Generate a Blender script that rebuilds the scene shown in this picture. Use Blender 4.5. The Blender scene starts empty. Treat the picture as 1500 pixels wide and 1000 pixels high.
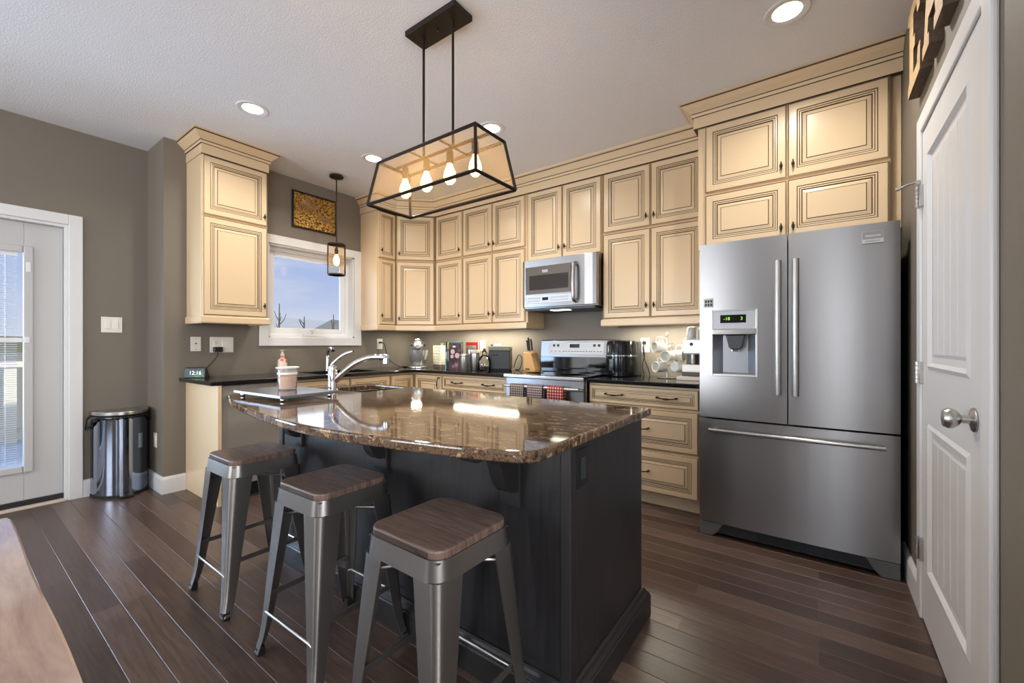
import bpy, bmesh, math, random
from math import sin, cos, pi, radians as R, hypot
from mathutils import Vector, Matrix

S = bpy.context.scene
COL = S.collection
random.seed(4)

# ------------------------------------------------------------------ camera
cd = bpy.data.cameras.new('camera'); cam = bpy.data.objects.new('camera', cd); COL.objects.link(cam)
cam.location = (0, 0, 1.15)
cam.rotation_euler = (R(90), 0, R(36.07))
cd.sensor_width = 36.0; cd.lens = 14.808; cd.shift_y = 0.0027
cd.clip_start = 0.02; cd.clip_end = 400
S.camera = cam

# ------------------------------------------------------------------ colour management
vs = S.view_settings
S.display_settings.display_device = 'sRGB'
vs.view_transform = 'Standard'; vs.look = 'None'; vs.gamma = 1.0; vs.use_curve_mapping = False
vs.exposure = -0.25
S.cycles.use_denoising = True
S.cycles.max_bounces = 10; S.cycles.diffuse_bounces = 5; S.cycles.glossy_bounces = 5
S.cycles.transparent_max_bounces = 16; S.cycles.sample_clamp_indirect = 6.0
S.cycles.caustics_reflective = False; S.cycles.caustics_refractive = False

# ------------------------------------------------------------------ world: pale blue sky with thin cloud
W = bpy.data.worlds.new('sky'); S.world = W; W.use_nodes = True
nt = W.node_tree; nt.nodes.clear()
def wn(t): return nt.nodes.new(t)
out = wn('ShaderNodeOutputWorld'); bg = wn('ShaderNodeBackground'); tc = wn('ShaderNodeTexCoord')
sep = wn('ShaderNodeSeparateXYZ'); ramp = wn('ShaderNodeValToRGB'); nz = wn('ShaderNodeTexNoise')
mp = wn('ShaderNodeMapping'); cr = wn('ShaderNodeValToRGB'); mix = wn('ShaderNodeMix'); mix.data_type = 'RGBA'
nt.links.new(tc.outputs['Generated'], sep.inputs[0]); nt.links.new(sep.outputs['Z'], ramp.inputs[0])
e = ramp.color_ramp.elements
e[0].position = 0.0; e[0].color = (0.84, 0.89, 0.98, 1)
e[1].position = 0.34; e[1].color = (0.34, 0.48, 0.90, 1)
m_ = ramp.color_ramp.elements.new(0.12); m_.color = (0.56, 0.67, 0.96, 1)
mp.inputs['Scale'].default_value = (1, 1, 5)
nt.links.new(tc.outputs['Generated'], mp.inputs[0]); nt.links.new(mp.outputs[0], nz.inputs['Vector'])
nz.inputs['Scale'].default_value = 3.2; nz.inputs['Detail'].default_value = 6
cr.color_ramp.elements[0].position = 0.5; cr.color_ramp.elements[1].position = 0.72
cr.color_ramp.elements[0].color = (0, 0, 0, 1); cr.color_ramp.elements[1].color = (.75, .75, .75, 1)
nt.links.new(nz.outputs['Fac'], cr.inputs[0]); nt.links.new(cr.outputs[0], mix.inputs['Factor'])
nt.links.new(ramp.outputs[0], mix.inputs['A']); mix.inputs['B'].default_value = (0.9, 0.92, 0.98, 1)
nt.links.new(mix.outputs['Result'], bg.inputs['Color']); bg.inputs['Strength'].default_value = 1.0
nt.links.new(bg.outputs[0], out.inputs[0])

# ------------------------------------------------------------------ daylight through the windows behind the viewer, plus added fill from the far right
def area(name, loc, rot, sx, sy, power, color=(1, 1, 1), spread=180):
    l = bpy.data.lights.new(name, 'AREA'); l.shape = 'RECTANGLE'; l.size = sx; l.size_y = sy
    l.energy = power; l.color = color; l.spread = R(spread)
    o = bpy.data.objects.new(name, l); COL.objects.link(o); o.location = loc; o.rotation_euler = rot
    return o
DAY = (0.93, 0.965, 1.0)
area('window_daylight', (-3.1, -4.34, 1.45), (R(108), 0, 0), 2.1, 1.7, 165, DAY)
area('window_daylight', (0.75, -4.34, 1.35), (R(108), 0, 0), 0.8, 1.9, 38, DAY)
area('window_daylight', (-4.66, -2.35, 1.45), (R(104), 0, R(-90)), 1.9, 1.7, 36, DAY)
area('window_daylight', (2.56, -2.0, 1.45), (R(104), 0, R(90)), 2.6, 1.7, 230, DAY)  # added fill lamp outside an invented opening in the far right wall
area('window_daylight', (-5.5, -1.15, 1.4), (R(90), 0, R(-50)), 1.3, 1.9, 270, (0.55, 0.76, 1.0))
area('window_daylight', (-4.6, 2.24, 1.65), (R(90), 0, R(-90)), 0.8, 0.8, 5, DAY)
sl = bpy.data.lights.new('sun', 'SUN'); sl.energy = 5; sl.color = (1, .96, .9); sl.angle = R(1)
so = bpy.data.objects.new('sun', sl); COL.objects.link(so); so.rotation_euler = Vector((-.75, .42, -.55)).to_track_quat('-Z', 'Y').to_euler()
CAN_POWER, WARM = 13, (1.0, 0.95, 0.87)
LANTERN_POWER, LED_POWER, LED = 5, 9, (1.0, 0.95, 0.78)

# ------------------------------------------------------------------ materials
def lin(c): return tuple(((x/255)/12.92 if x/255 <= .04045 else ((x/255+.055)/1.055)**2.4) for x in c) + (1,)
def mat(name, rgb, rough=0.5, metal=0.0, spec=0.5, emit=None, es=0, coat=0, bump=None, aniso=0):
    m = bpy.data.materials.new(name); m.use_nodes = True
    b = m.node_tree.nodes['Principled BSDF']
    b.inputs['Base Color'].default_value = lin(rgb); b.inputs['Roughness'].default_value = rough
    b.inputs['Metallic'].default_value = metal; b.inputs['Specular IOR Level'].default_value = spec
    b.inputs['Coat Weight'].default_value = coat; b.inputs['Coat Roughness'].default_value = .08
    if aniso: b.inputs['Anisotropic'].default_value = aniso
    if emit: b.inputs['Emission Color'].default_value = lin(emit); b.inputs['Emission Strength'].default_value = es
    if bump: noise_bump(m, *bump)
    return m
def N(m, t, **kw):
    n = m.node_tree.nodes.new(t)
    for k, v in kw.items(): n.inputs[k].default_value = v
    return n
def L(m, a, b): m.node_tree.links.new(a, b)
def B(m): return m.node_tree.nodes['Principled BSDF']
def coords(m, scale=(1, 1, 1), kind='Object'):
    t = N(m, 'ShaderNodeTexCoord'); p = N(m, 'ShaderNodeMapping'); p.inputs['Scale'].default_value = scale
    L(m, t.outputs[kind], p.inputs[0]); return p.outputs[0]
def noise_bump(m, scale, strength, detail=3, dist=.01, stretch=(1, 1, 1)):
    n = N(m, 'ShaderNodeTexNoise', Scale=scale, Detail=detail); L(m, coords(m, stretch), n.inputs['Vector'])
    b = N(m, 'ShaderNodeBump', Strength=strength, Distance=dist); L(m, n.outputs['Fac'], b.inputs['Height'])
    L(m, b.outputs[0], B(m).inputs['Normal'])
def ramp_color(m, fac, stops):
    r = N(m, 'ShaderNodeValToRGB'); els = r.color_ramp.elements
    els[0].position, els[0].color = stops[0][0], lin(stops[0][1])
    els[1].position, els[1].color = stops[-1][0], lin(stops[-1][1])
    for p, c in stops[1:-1]:
        q = els.new(p); q.color = lin(c)
    L(m, fac, r.inputs[0]); L(m, r.outputs[0], B(m).inputs['Base Color']); return r

M = {}
M['cream'] = mat('cream_paint', (221, 194, 156), .28)
M['glaze'] = mat('brown_glaze', (74, 54, 34), .5)
M['bronze'] = mat('dark_bronze', (52, 44, 38), .38, .7)
M['wall'] = mat('taupe_wall_paint', (122, 113, 101), .62, bump=(180, .08))
M['white'] = mat('white_trim_paint', (226, 225, 224), .35)
M['vinyl'] = mat('white_vinyl', (232, 232, 233), .3)
M['doorwhite'] = mat('white_door_paint', (222, 221, 220), .38)
M['patiowhite'] = mat('grey_white_door_paint', (192, 191, 190), .42)  # white door paint darkened to put the patio door's shade into its colour
M['plate'] = mat('ivory_plastic', (236, 230, 218), .35)
M['slot'] = mat('dark_slot', (40, 38, 36), .5)
M['black'] = mat('black_plastic', (22, 22, 24), .4)
M['rubber'] = mat('black_rubber', (18, 18, 18), .7)
M['chrome'] = mat('chrome', (225, 225, 228), .07, 1)
M['nickel'] = mat('satin_nickel', (190, 188, 184), .28, 1)
M['mirrorsteel'] = mat('polished_steel', (150, 160, 178), .09, 1)
M['darksteel'] = mat('dark_grey_metal', (58, 58, 60), .35, .6)
M['blackgloss'] = mat('black_glass', (8, 8, 9), .05, 0, .6)
M['screen'] = mat('black_screen', (6, 7, 8), .1)
M['whitegloss'] = mat('white_ceramic', (238, 237, 230), .15)
M['creamtin'] = mat('cream_enamel', (232, 224, 198), .3)
M['canlens'] = mat('lit_lens', (255, 250, 240), .4, emit=(255, 246, 228), es=9)
M['bulb'] = mat('lit_bulb', (255, 210, 150), .3, emit=(255, 190, 105), es=22)
M['filament'] = mat('lit_filament', (255, 220, 160), .3, emit=(255, 205, 125), es=55)
M['led'] = mat('led_strip', (255, 250, 235), .4, emit=(255, 246, 222), es=9)
M['green'] = mat('green_digits', (120, 200, 30), .4, emit=(150, 220, 20), es=1.3)
M['whitetext'] = mat('white_digits', (240, 250, 250), .4, emit=(240, 250, 250), es=1.0)
M['espresso'] = mat('espresso_stain', (38, 36, 36), .36)
M['gun'] = mat('brushed_gunmetal', (138, 134, 130), .33, .88)
M['silver'] = mat('silver_enamel', (206, 206, 204), .22, .75)
M['board'] = mat('grey_serving_board', (120, 122, 126), .18, .3)
M['lightwood'] = mat('light_block_wood', (206, 160, 104), .45)
M['snow'] = mat('snowy_boards', (214, 216, 216), .8)
M['beige'] = mat('beige_railing', (214, 203, 178), .6)
M['roof'] = mat('grey_shingles', (176, 178, 176), .9, bump=(3, .5))
M['roofdark'] = mat('mottled_shingles', (120, 122, 116), .9, bump=(6, .8))
M['siding'] = mat('pale_siding', (205, 205, 203), .8)
M['bark'] = mat('bare_bark', (96, 88, 84), .9)
M['hill'] = mat('dry_hillside', (120, 118, 96), 1.0)
M['grassland'] = mat('winter_ground', (150, 145, 125), 1.0)
M['red'] = mat('red_cover', (214, 44, 30), .4)
M['teal'] = mat('teal_spine', (46, 110, 124), .45)
M['navy'] = mat('navy_spine', (34, 42, 60), .45)
M['plum'] = mat('plum_cover', (74, 50, 62), .4)
M['lime'] = mat('lime_patch', (196, 208, 60), .45)
M['pinkish'] = mat('pink_print', (214, 176, 178), .45)
M['paper'] = mat('page_paper', (232, 226, 208), .8)
M['wax'] = mat('amber_wax', (232, 178, 132), .5)
M['sinkdark'] = mat('dark_composite', (34, 32, 36), .45)
M['sage'] = mat('grey_green_lid', (120, 122, 104), .4)
M['charcoal'] = mat('charcoal_plastic', (48, 52, 56), .38)
M['stone'] = mat('pale_marble', (212, 196, 180), .3)
M['airblack'] = mat('glossy_black_shell', (14, 17, 22), .16, .2, .5)

# brushed stainless: vertical-grain anisotropy-like roughness
def steel(name, rgb, rough, stretch):
    m = mat(name, rgb, rough, 1, aniso=.75)
    n = N(m, 'ShaderNodeTexNoise', Scale=6, Detail=4); L(m, coords(m, stretch), n.inputs['Vector'])
    r = N(m, 'ShaderNodeMapRange'); r.inputs['To Min'].default_value = rough-.03; r.inputs['To Max'].default_value = rough+.03
    L(m, n.outputs['Fac'], r.inputs['Value']); L(m, r.outputs[0], B(m).inputs['Roughness'])
    t_ = m.node_tree.nodes.new('ShaderNodeTangent'); t_.direction_type = 'RADIAL'; t_.axis = 'Z'
    L(m, t_.outputs[0], B(m).inputs['Tangent']); B(m).inputs['Anisotropic Rotation'].default_value = 0.25
    return m
M['steel'] = steel('brushed_stainless', (186, 184, 182), .30, (2, 2, 120))
M['steeldw'] = steel('brushed_stainless_dull', (184, 178, 170), .34, (2, 2, 120)); B(M['steeldw']).inputs['Metallic'].default_value = .6
M['steelv'] = steel('brushed_stainless_panel', (158, 157, 158), .32, (2, 2, 120))

# ceiling: knockdown plaster
m = M['ceil'] = mat('textured_ceiling', (240, 240, 243), .9)
n = N(m, 'ShaderNodeTexNoise', Scale=105, Detail=3, Roughness=.6); L(m, coords(m), n.inputs['Vector'])
r = N(m, 'ShaderNodeValToRGB'); r.color_ramp.elements[0].position = .46; r.color_ramp.elements[1].position = .62
L(m, n.outputs['Fac'], r.inputs[0]); b = N(m, 'ShaderNodeBump', Strength=.27, Distance=.0045)
L(m, r.outputs[0], b.inputs['Height']); L(m, b.outputs[0], B(m).inputs['Normal'])

# floor: dark hickory boards along X
m = M['floor'] = mat('dark_hardwood', (74, 54, 46), .28)
brick = N(m, 'ShaderNodeTexBrick', Scale=1.0); brick.inputs['Mortar Size'].default_value = .0009
brick.inputs['Brick Width'].default_value = 1.25; brick.inputs['Row Height'].default_value = .098
brick.inputs['Color1'].default_value = (.0, .0, .0, 1); brick.inputs['Color2'].default_value = (1, 1, 1, 1); brick.inputs['Mortar'].default_value = (.5, .5, .5, 1)
brick.offset = .37; brick.offset_frequency = 3
L(m, coords(m), brick.inputs['Vector'])
w = N(m, 'ShaderNodeTexNoise', Scale=9, Detail=8, Roughness=.65); L(m, coords(m, (.6, 9, 1)), w.inputs['Vector'])
add = N(m, 'ShaderNodeMix'); add.data_type = 'RGBA'; add.inputs['Factor'].default_value = .3
L(m, w.outputs['Fac'], add.inputs['A']); L(m, brick.outputs['Color'], add.inputs['B'])
ramp_color(m, add.outputs['Result'], [(.25, (52, 39, 33)), (.5, (82, 64, 55)), (.75, (112, 92, 81))])
rr = N(m, 'ShaderNodeMapRange'); rr.inputs['To Min'].default_value = .22; rr.inputs['To Max'].default_value = .40
L(m, w.outputs['Fac'], rr.inputs['Value']); L(m, rr.outputs[0], B(m).inputs['Roughness'])
bb = N(m, 'ShaderNodeBump', Strength=.18, Distance=.003); L(m, w.outputs['Fac'], bb.inputs['Height'])
b2 = N(m, 'ShaderNodeBump', Strength=.5, Distance=.002); b2.invert = True; L(m, brick.outputs['Fac'], b2.inputs['Height']); L(m, bb.outputs[0], b2.inputs['Normal'])
L(m, b2.outputs[0], B(m).inputs['Normal'])
M['groove'] = mat('board_groove', (80, 66, 58), .42)

# island granite: dark brown with gold veins
m = M['granite'] = mat('brown_granite', (60, 48, 40), .06, 0, .6)
d = N(m, 'ShaderNodeTexNoise', Scale=5, Detail=6); L(m, coords(m), d.inputs['Vector'])
mx = N(m, 'ShaderNodeMix'); mx.data_type = 'VECTOR'; mx.inputs['Factor'].default_value = .18
L(m, coords(m, (1, 2.2, 1)), mx.inputs['A']); L(m, d.outputs['Color'], mx.inputs['B'])
n = N(m, 'ShaderNodeTexNoise', Scale=20, Detail=9, Roughness=.74); L(m, mx.outputs['Result'], n.inputs['Vector'])
ramp_color(m, n.outputs['Fac'], [(.33, (20, 17, 16)), (.42, (58, 45, 38)), (.49, (118, 94, 73)), (.53, (40, 32, 28)), (.60, (184, 152, 116)), (.64, (58, 47, 40)), (.72, (24, 21, 20))])
# perimeter granite: near black
m = M['blackstone'] = mat('black_granite', (24, 24, 25), .07, 0, .6)
n = N(m, 'ShaderNodeTexNoise', Scale=160, Detail=3); L(m, coords(m), n.inputs['Vector'])
ramp_color(m, n.outputs['Fac'], [(.4, (16, 16, 17)), (.62, (32, 32, 33)), (.75, (64, 64, 64))])

# woods
def wood(name, c1, c2, scale, stretch, rough=.5, bump=.25):
    m = mat(name, c1, rough)
    n = N(m, 'ShaderNodeTexNoise', Scale=scale, Detail=8, Roughness=.6, Distortion=.6); L(m, coords(m, stretch), n.inputs['Vector'])
    ramp_color(m, n.outputs['Fac'], [(.3, c1), (.7, c2)])
    b = N(m, 'ShaderNodeBump', Strength=bump, Distance=.003); L(m, n.outputs['Fac'], b.inputs['Height']); L(m, b.outputs[0], B(m).inputs['Normal'])
    return m
M['seatwood'] = wood('weathered_elm', (88, 71, 63), (148, 126, 113), 7, (1.2, 14, 4), .42)
m = M['seatwood']; bk = N(m, 'ShaderNodeTexBrick', Scale=1.0); bk.offset = 0
bk.inputs['Brick Width'].default_value = 4; bk.inputs['Row Height'].default_value = .1; bk.inputs['Mortar Size'].default_value = .0012
bk.inputs['Color1'].default_value = (.84, .78, .75, 1); bk.inputs['Color2'].default_value = (1, 1, 1, 1); bk.inputs['Mortar'].default_value = (.3, .27, .25, 1)
t_ = N(m, 'ShaderNodeTexCoord'); mp_2 = N(m, 'ShaderNodeMapping'); mp_2.inputs['Location'].default_value = (1.3, .045, 0); L(m, t_.outputs['Object'], mp_2.inputs[0]); L(m, mp_2.outputs[0], bk.inputs['Vector'])
ml = N(m, 'ShaderNodeMix'); ml.data_type = 'RGBA'; ml.blend_type = 'MULTIPLY'; ml.inputs['Factor'].default_value = 1
src = B(m).inputs['Base Color'].links[0].from_socket; L(m, src, ml.inputs['A']); L(m, bk.outputs['Color'], ml.inputs['B']); L(m, ml.outputs['Result'], B(m).inputs['Base Color'])
M['tablewood'] = wood('rustic_table_wood', (150, 122, 110), (206, 180, 164), 4, (.8, 5, 2), .09, .04)
B(M['tablewood']).inputs['Coat Weight'].default_value = 1.0
M['letterface'] = wood('tan_letter_wood', (160, 132, 96), (192, 162, 122), 8, (6, 1, 6), .6)
M['letterside'] = wood('aged_letter_wood', (70, 56, 46), (110, 92, 76), 10, (3, 1, 3), .6)
M['espressowood'] = wood('espresso_oak', (30, 28, 29), (46, 44, 45), 8, (6, 6, .5), .34, .08)

# gold relief art
m = M['gold'] = mat('hammered_gold', (196, 156, 84), .3, .6)
v = N(m, 'ShaderNodeTexVoronoi', Scale=55); L(m, coords(m), v.inputs['Vector'])
ramp_color(m, v.outputs['Distance'], [(0.0, (240, 200, 120)), (.45, (186, 142, 70)), (.8, (92, 66, 38))])
b = N(m, 'ShaderNodeBump', Strength=1, Distance=.006); b.invert = True; L(m, v.outputs['Distance'], b.inputs['Height']); L(m, b.outputs[0], B(m).inputs['Normal'])
M['oldgold'] = mat('dull_gold_relief', (176, 136, 92), .4, .4)

# gingham towels
def gingham(name, c1, c2, c3, s):
    m = mat(name, c1, .9)
    t = N(m, 'ShaderNodeTexCoord'); sx = N(m, 'ShaderNodeSeparateXYZ'); L(m, t.outputs['Object'], sx.inputs[0])
    fs = []
    for ax in ('X', 'Z'):
        a = N(m, 'ShaderNodeMath'); a.operation = 'MULTIPLY'; a.inputs[1].default_value = s; L(m, sx.outputs[ax], a.inputs[0])
        f = N(m, 'ShaderNodeMath'); f.operation = 'FRACT'; L(m, a.outputs[0], f.inputs[0])
        g = N(m, 'ShaderNodeMath'); g.operation = 'GREATER_THAN'; g.inputs[1].default_value = .5; L(m, f.outputs[0], g.inputs[0]); fs.append(g)
    ad = N(m, 'ShaderNodeMath'); ad.operation = 'ADD'; L(m, fs[0].outputs[0], ad.inputs[0]); L(m, fs[1].outputs[0], ad.inputs[1])
    hf = N(m, 'ShaderNodeMath'); hf.operation = 'MULTIPLY'; hf.inputs[1].default_value = .5; L(m, ad.outputs[0], hf.inputs[0])
    r = ramp_color(m, hf.outputs[0], [(0.0, c1), (.4, c2), (.8, c3)]); r.color_ramp.interpolation = 'CONSTANT'
    return m
M['towelgrey'] = gingham('grey_check', (196, 184, 168), (120, 108, 98), (70, 62, 60), 52)
M['towelplum'] = gingham('plum_check', (206, 190, 178), (136, 112, 112), (84, 62, 70), 52)
M['towelred'] = gingham('red_check', (228, 190, 164), (170, 60, 56), (122, 26, 30), 44)

# smart display picture
m = M['lcd'] = mat('landscape_screen', (20, 40, 40), .2)
n = N(m, 'ShaderNodeTexNoise', Scale=16, Detail=3); L(m, coords(m), n.inputs['Vector'])
r = ramp_color(m, n.outputs['Fac'], [(.35, (14, 28, 50)), (.5, (16, 70, 66)), (.62, (60, 130, 74)), (.75, (150, 190, 190))])
L(m, r.outputs[0], B(m).inputs['Emission Color']); B(m).inputs['Emission Strength'].default_value = .8
for l_ in list(B(m).inputs['Base Color'].links): m.node_tree.links.remove(l_)
B(m).inputs['Base Color'].default_value = (.005, .006, .007, 1); B(m).inputs['Specular IOR Level'].default_value = .15
# flowered soap bottle
m = M['flower'] = mat('flowered_glass', (226, 200, 186), .2)
v = N(m, 'ShaderNodeTexVoronoi', Scale=26); L(m, coords(m), v.inputs['Vector'])
ramp_color(m, v.outputs['Distance'], [(0, (150, 58, 54)), (.3, (196, 96, 84)), (.55, (230, 208, 194))])
# brochure / tile print
m = M['print'] = mat('brown_print', (190, 160, 120), .6)
n = N(m, 'ShaderNodeTexNoise', Scale=30, Detail=3); L(m, coords(m), n.inputs['Vector'])
ramp_color(m, n.outputs['Fac'], [(.4, (224, 206, 180)), (.6, (170, 136, 96))])
# book cover photograph (soft pink and plum shapes)
m = M['cover'] = mat('cookbook_cover', (74, 50, 62), .3)
n = N(m, 'ShaderNodeTexNoise', Scale=14, Detail=2); L(m, coords(m), n.inputs['Vector'])
ramp_color(m, n.outputs['Fac'], [(.45, (44, 28, 38)), (.6, (92, 58, 70)), (.72, (170, 130, 136))])

def glass(name, tint, refl=.12, rough=.02):
    m = bpy.data.materials.new(name); m.use_nodes = True; t = m.node_tree; t.nodes.clear()
    o = t.nodes.new('ShaderNodeOutputMaterial'); mx = t.nodes.new('ShaderNodeMixShader'); tr = t.nodes.new('ShaderNodeBsdfTransparent')
    gl = t.nodes.new('ShaderNodeBsdfGlossy'); fr = t.nodes.new('ShaderNodeLayerWeight'); fr.inputs['Blend'].default_value = refl
    tr.inputs[0].default_value = tuple(tint) + (1,); gl.inputs['Roughness'].default_value = rough
    t.links.new(fr.outputs['Fresnel'], mx.inputs[0]); t.links.new(tr.outputs[0], mx.inputs[1]); t.links.new(gl.outputs[0], mx.inputs[2]); t.links.new(mx.outputs[0], o.inputs[0])
    return m
M['pane'] = glass('window_glass', (.97, .98, 1), .12)
M['clear'] = glass('clear_glass', (.93, .95, .95), .3)
M['jar'] = glass('candle_jar_glass', (.96, .95, .94), .12)
t = M['jar'].node_tree; sh = t.nodes['Mix Shader']; o = [n for n in t.nodes if n.type == 'OUTPUT_MATERIAL'][0]
fz_ = t.nodes.new('ShaderNodeMixShader'); dz_ = t.nodes.new('ShaderNodeBsdfDiffuse'); dz_.inputs[0].default_value = (.9, .88, .86, 1); fz_.inputs[0].default_value = .16
t.links.new(sh.outputs[0], fz_.inputs[1]); t.links.new(dz_.outputs[0], fz_.inputs[2]); t.links.new(fz_.outputs[0], o.inputs[0])
m = M['amber'] = bpy.data.materials.new('seeded_amber_glass'); m.use_nodes = True; t = m.node_tree; t.nodes.clear()
o = t.nodes.new('ShaderNodeOutputMaterial'); a1 = t.nodes.new('ShaderNodeMixShader'); a2 = t.nodes.new('ShaderNodeMixShader')
tr = t.nodes.new('ShaderNodeBsdfTransparent'); gl = t.nodes.new('ShaderNodeBsdfGlossy'); df = t.nodes.new('ShaderNodeBsdfTranslucent'); fr = t.nodes.new('ShaderNodeLayerWeight')
tr.inputs[0].default_value = (.97, .91, .80, 1); df.inputs[0].default_value = (1, .86, .62, 1); gl.inputs['Roughness'].default_value = .06; fr.inputs['Blend'].default_value = .08
a1.inputs[0].default_value = .12; t.links.new(tr.outputs[0], a1.inputs[1]); t.links.new(df.outputs[0], a1.inputs[2])
t.links.new(fr.outputs['Fresnel'], a2.inputs[0]); t.links.new(a1.outputs[0], a2.inputs[1]); t.links.new(gl.outputs[0], a2.inputs[2]); t.links.new(a2.outputs[0], o.inputs[0])

am = M['amber'].copy(); am.name = 'pale_amber_glass'; M['paleamber'] = am
am.node_tree.nodes['Mix Shader'].inputs[0].default_value = .03

# ------------------------------------------------------------------ mesh builder
class MB:
    def __init__(s): s.v = []; s.f = []; s.mi = []; s.sm = []
    def add(s, vs, fs, mi=0, smooth=False):
        o = len(s.v); s.v += [tuple(p) for p in vs]
        for k, f in enumerate(fs):
            s.f.append([i+o for i in f]); s.mi.append(mi[k] if isinstance(mi, list) else mi); s.sm.append(smooth)
        return s
    def box(s, x0, x1, y0, y1, z0, z1, mi=0):
        v = [(x, y, z) for x in (x0, x1) for y in (y0, y1) for z in (z0, z1)]
        return s.add(v, [(0, 1, 3, 2), (4, 6, 7, 5), (0, 4, 5, 1), (2, 3, 7, 6), (0, 2, 6, 4), (1, 5, 7, 3)], mi)
    def tube(s, pts, r, n=10, mi=0, cap=True, flat=None):
        pts = [Vector(p) for p in pts]; rs = r if isinstance(r, (list, tuple)) else [r]*len(pts)
        V = []; up = None
        for i, p in enumerate(pts):
            t = (pts[min(i+1, len(pts)-1)]-pts[max(i-1, 0)]).normalized()
            if up is None: up = Vector((0, 0, 1)) if abs(t.z) < .9 else Vector((0, 1, 0))
            a = t.cross(up).normalized(); b_ = a.cross(t).normalized(); up = b_
            for k in range(n):
                q = 2*pi*k/n; V.append(p+a*cos(q)*rs[i]*(flat or 1)+b_*sin(q)*rs[i])
        F = [(i*n+k, i*n+(k+1) % n, (i+1)*n+(k+1) % n, (i+1)*n+k) for i in range(len(pts)-1) for k in range(n)]
        s.add(V, F, mi, True)
        if cap:
            e0 = len(s.v)-len(V)
            for base in (0, (len(pts)-1)*n):
                s.f.append([e0+base+k for k in range(n)]); s.mi.append(mi); s.sm.append(False)
        return s
    def lathe(s, prof, n=24, mi=0, c=(0, 0, 0), axis='z', smooth=True, sx=1, sy=1):
        V = []
        for r, z in prof:
            for k in range(n):
                q = 2*pi*k/n; x, y = r*cos(q)*sx, r*sin(q)*sy
                V.append({'z': (c[0]+x, c[1]+y, c[2]+z), 'x': (c[0]+z, c[1]+x, c[2]+y), 'y': (c[0]+x, c[1]+z, c[2]+y)}[axis])
        m_ = len(prof)
        F = [(i*n+k, i*n+(k+1) % n, (i+1)*n+(k+1) % n, (i+1)*n+k) for i in range(m_-1) for k in range(n)]
        o = len(s.v); s.add(V, F, mi, smooth)
        for i in (0, m_-1):
            if prof[i][0] > 1e-4: s.f.append([o+i*n+k for k in range(n)]); s.mi.append(mi); s.sm.append(False)
        return s
    def prism(s, poly, a, b, axis='z', mi=0, side=None, smooth=False):
        f3 = {'z': lambda p, h: (p[0], p[1], h), 'y': lambda p, h: (p[0], h, p[1]), 'x': lambda p, h: (h, p[0], p[1])}[axis]
        n = len(poly); V = [f3(p, a) for p in poly]+[f3(p, b) for p in poly]
        o = len(s.v); s.add(V, [(k, (k+1) % n, n+(k+1) % n, n+k) for k in range(n)], mi if side is None else side, smooth)
        for rng in (range(n), range(n, 2*n)):
            s.f.append([o+k for k in rng]); s.mi.append(mi); s.sm.append(False)
        return s
    def sweep(s, path, prof, mi=0, closed=False):
        n = len(path); P = [Vector(p) for p in path]; m_ = len(prof); V = []
        for i in range(n):
            ds = []
            if i > 0 or closed: ds.append((P[i]-P[i-1]).normalized())
            if i < n-1 or closed: ds.append((P[(i+1) % n]-P[i]).normalized())
            ns = [Vector((d_.y, -d_.x)) for d_ in ds]
            off = ns[0] if len(ns) == 1 else (ns[0]+ns[1])/(1+ns[0].dot(ns[1]))
            for o_, z in prof: V.append((P[i].x+off.x*o_, P[i].y+off.y*o_, z))
        F = []; mm = []
        for i in range(n if closed else n-1):
            j = (i+1) % n
            for k in range(m_):
                F.append((i*m_+k, i*m_+(k+1) % m_, j*m_+(k+1) % m_, j*m_+k)); mm.append(mi[k] if isinstance(mi, list) else mi)
        if not closed:
            F += [tuple(range(m_)), tuple((n-1)*m_+k for k in range(m_))]; mm += [0, 0]
        return s.add(V, F, mm)
    def build(s, name, mats, parent=None, bevel=0, seg=2, loc=None, rotz=0, angle=40):
        me = bpy.data.meshes.new(name); me.from_pydata(s.v, [], s.f)
        me.polygons.foreach_set('material_index', s.mi); me.polygons.foreach_set('use_smooth', s.sm)
        for m_ in (mats if isinstance(mats, (list, tuple)) else [mats]): me.materials.append(M[m_] if isinstance(m_, str) else m_)
        bm = bmesh.new(); bm.from_mesh(me); bmesh.ops.recalc_face_normals(bm, faces=bm.faces); bm.to_mesh(me); bm.free(); me.update()
        if any(s.sm): me.set_sharp_from_angle(angle=R(38))
        o = bpy.data.objects.new(name, me); COL.objects.link(o)
        if parent: o.parent = parent
        if loc: o.location = loc
        if rotz: o.rotation_euler = (0, 0, rotz)
        if bevel:
            b_ = o.modifiers.new('edge', 'BEVEL'); b_.width = bevel; b_.segments = seg; b_.limit_method = 'ANGLE'; b_.angle_limit = R(angle)
        return o

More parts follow.
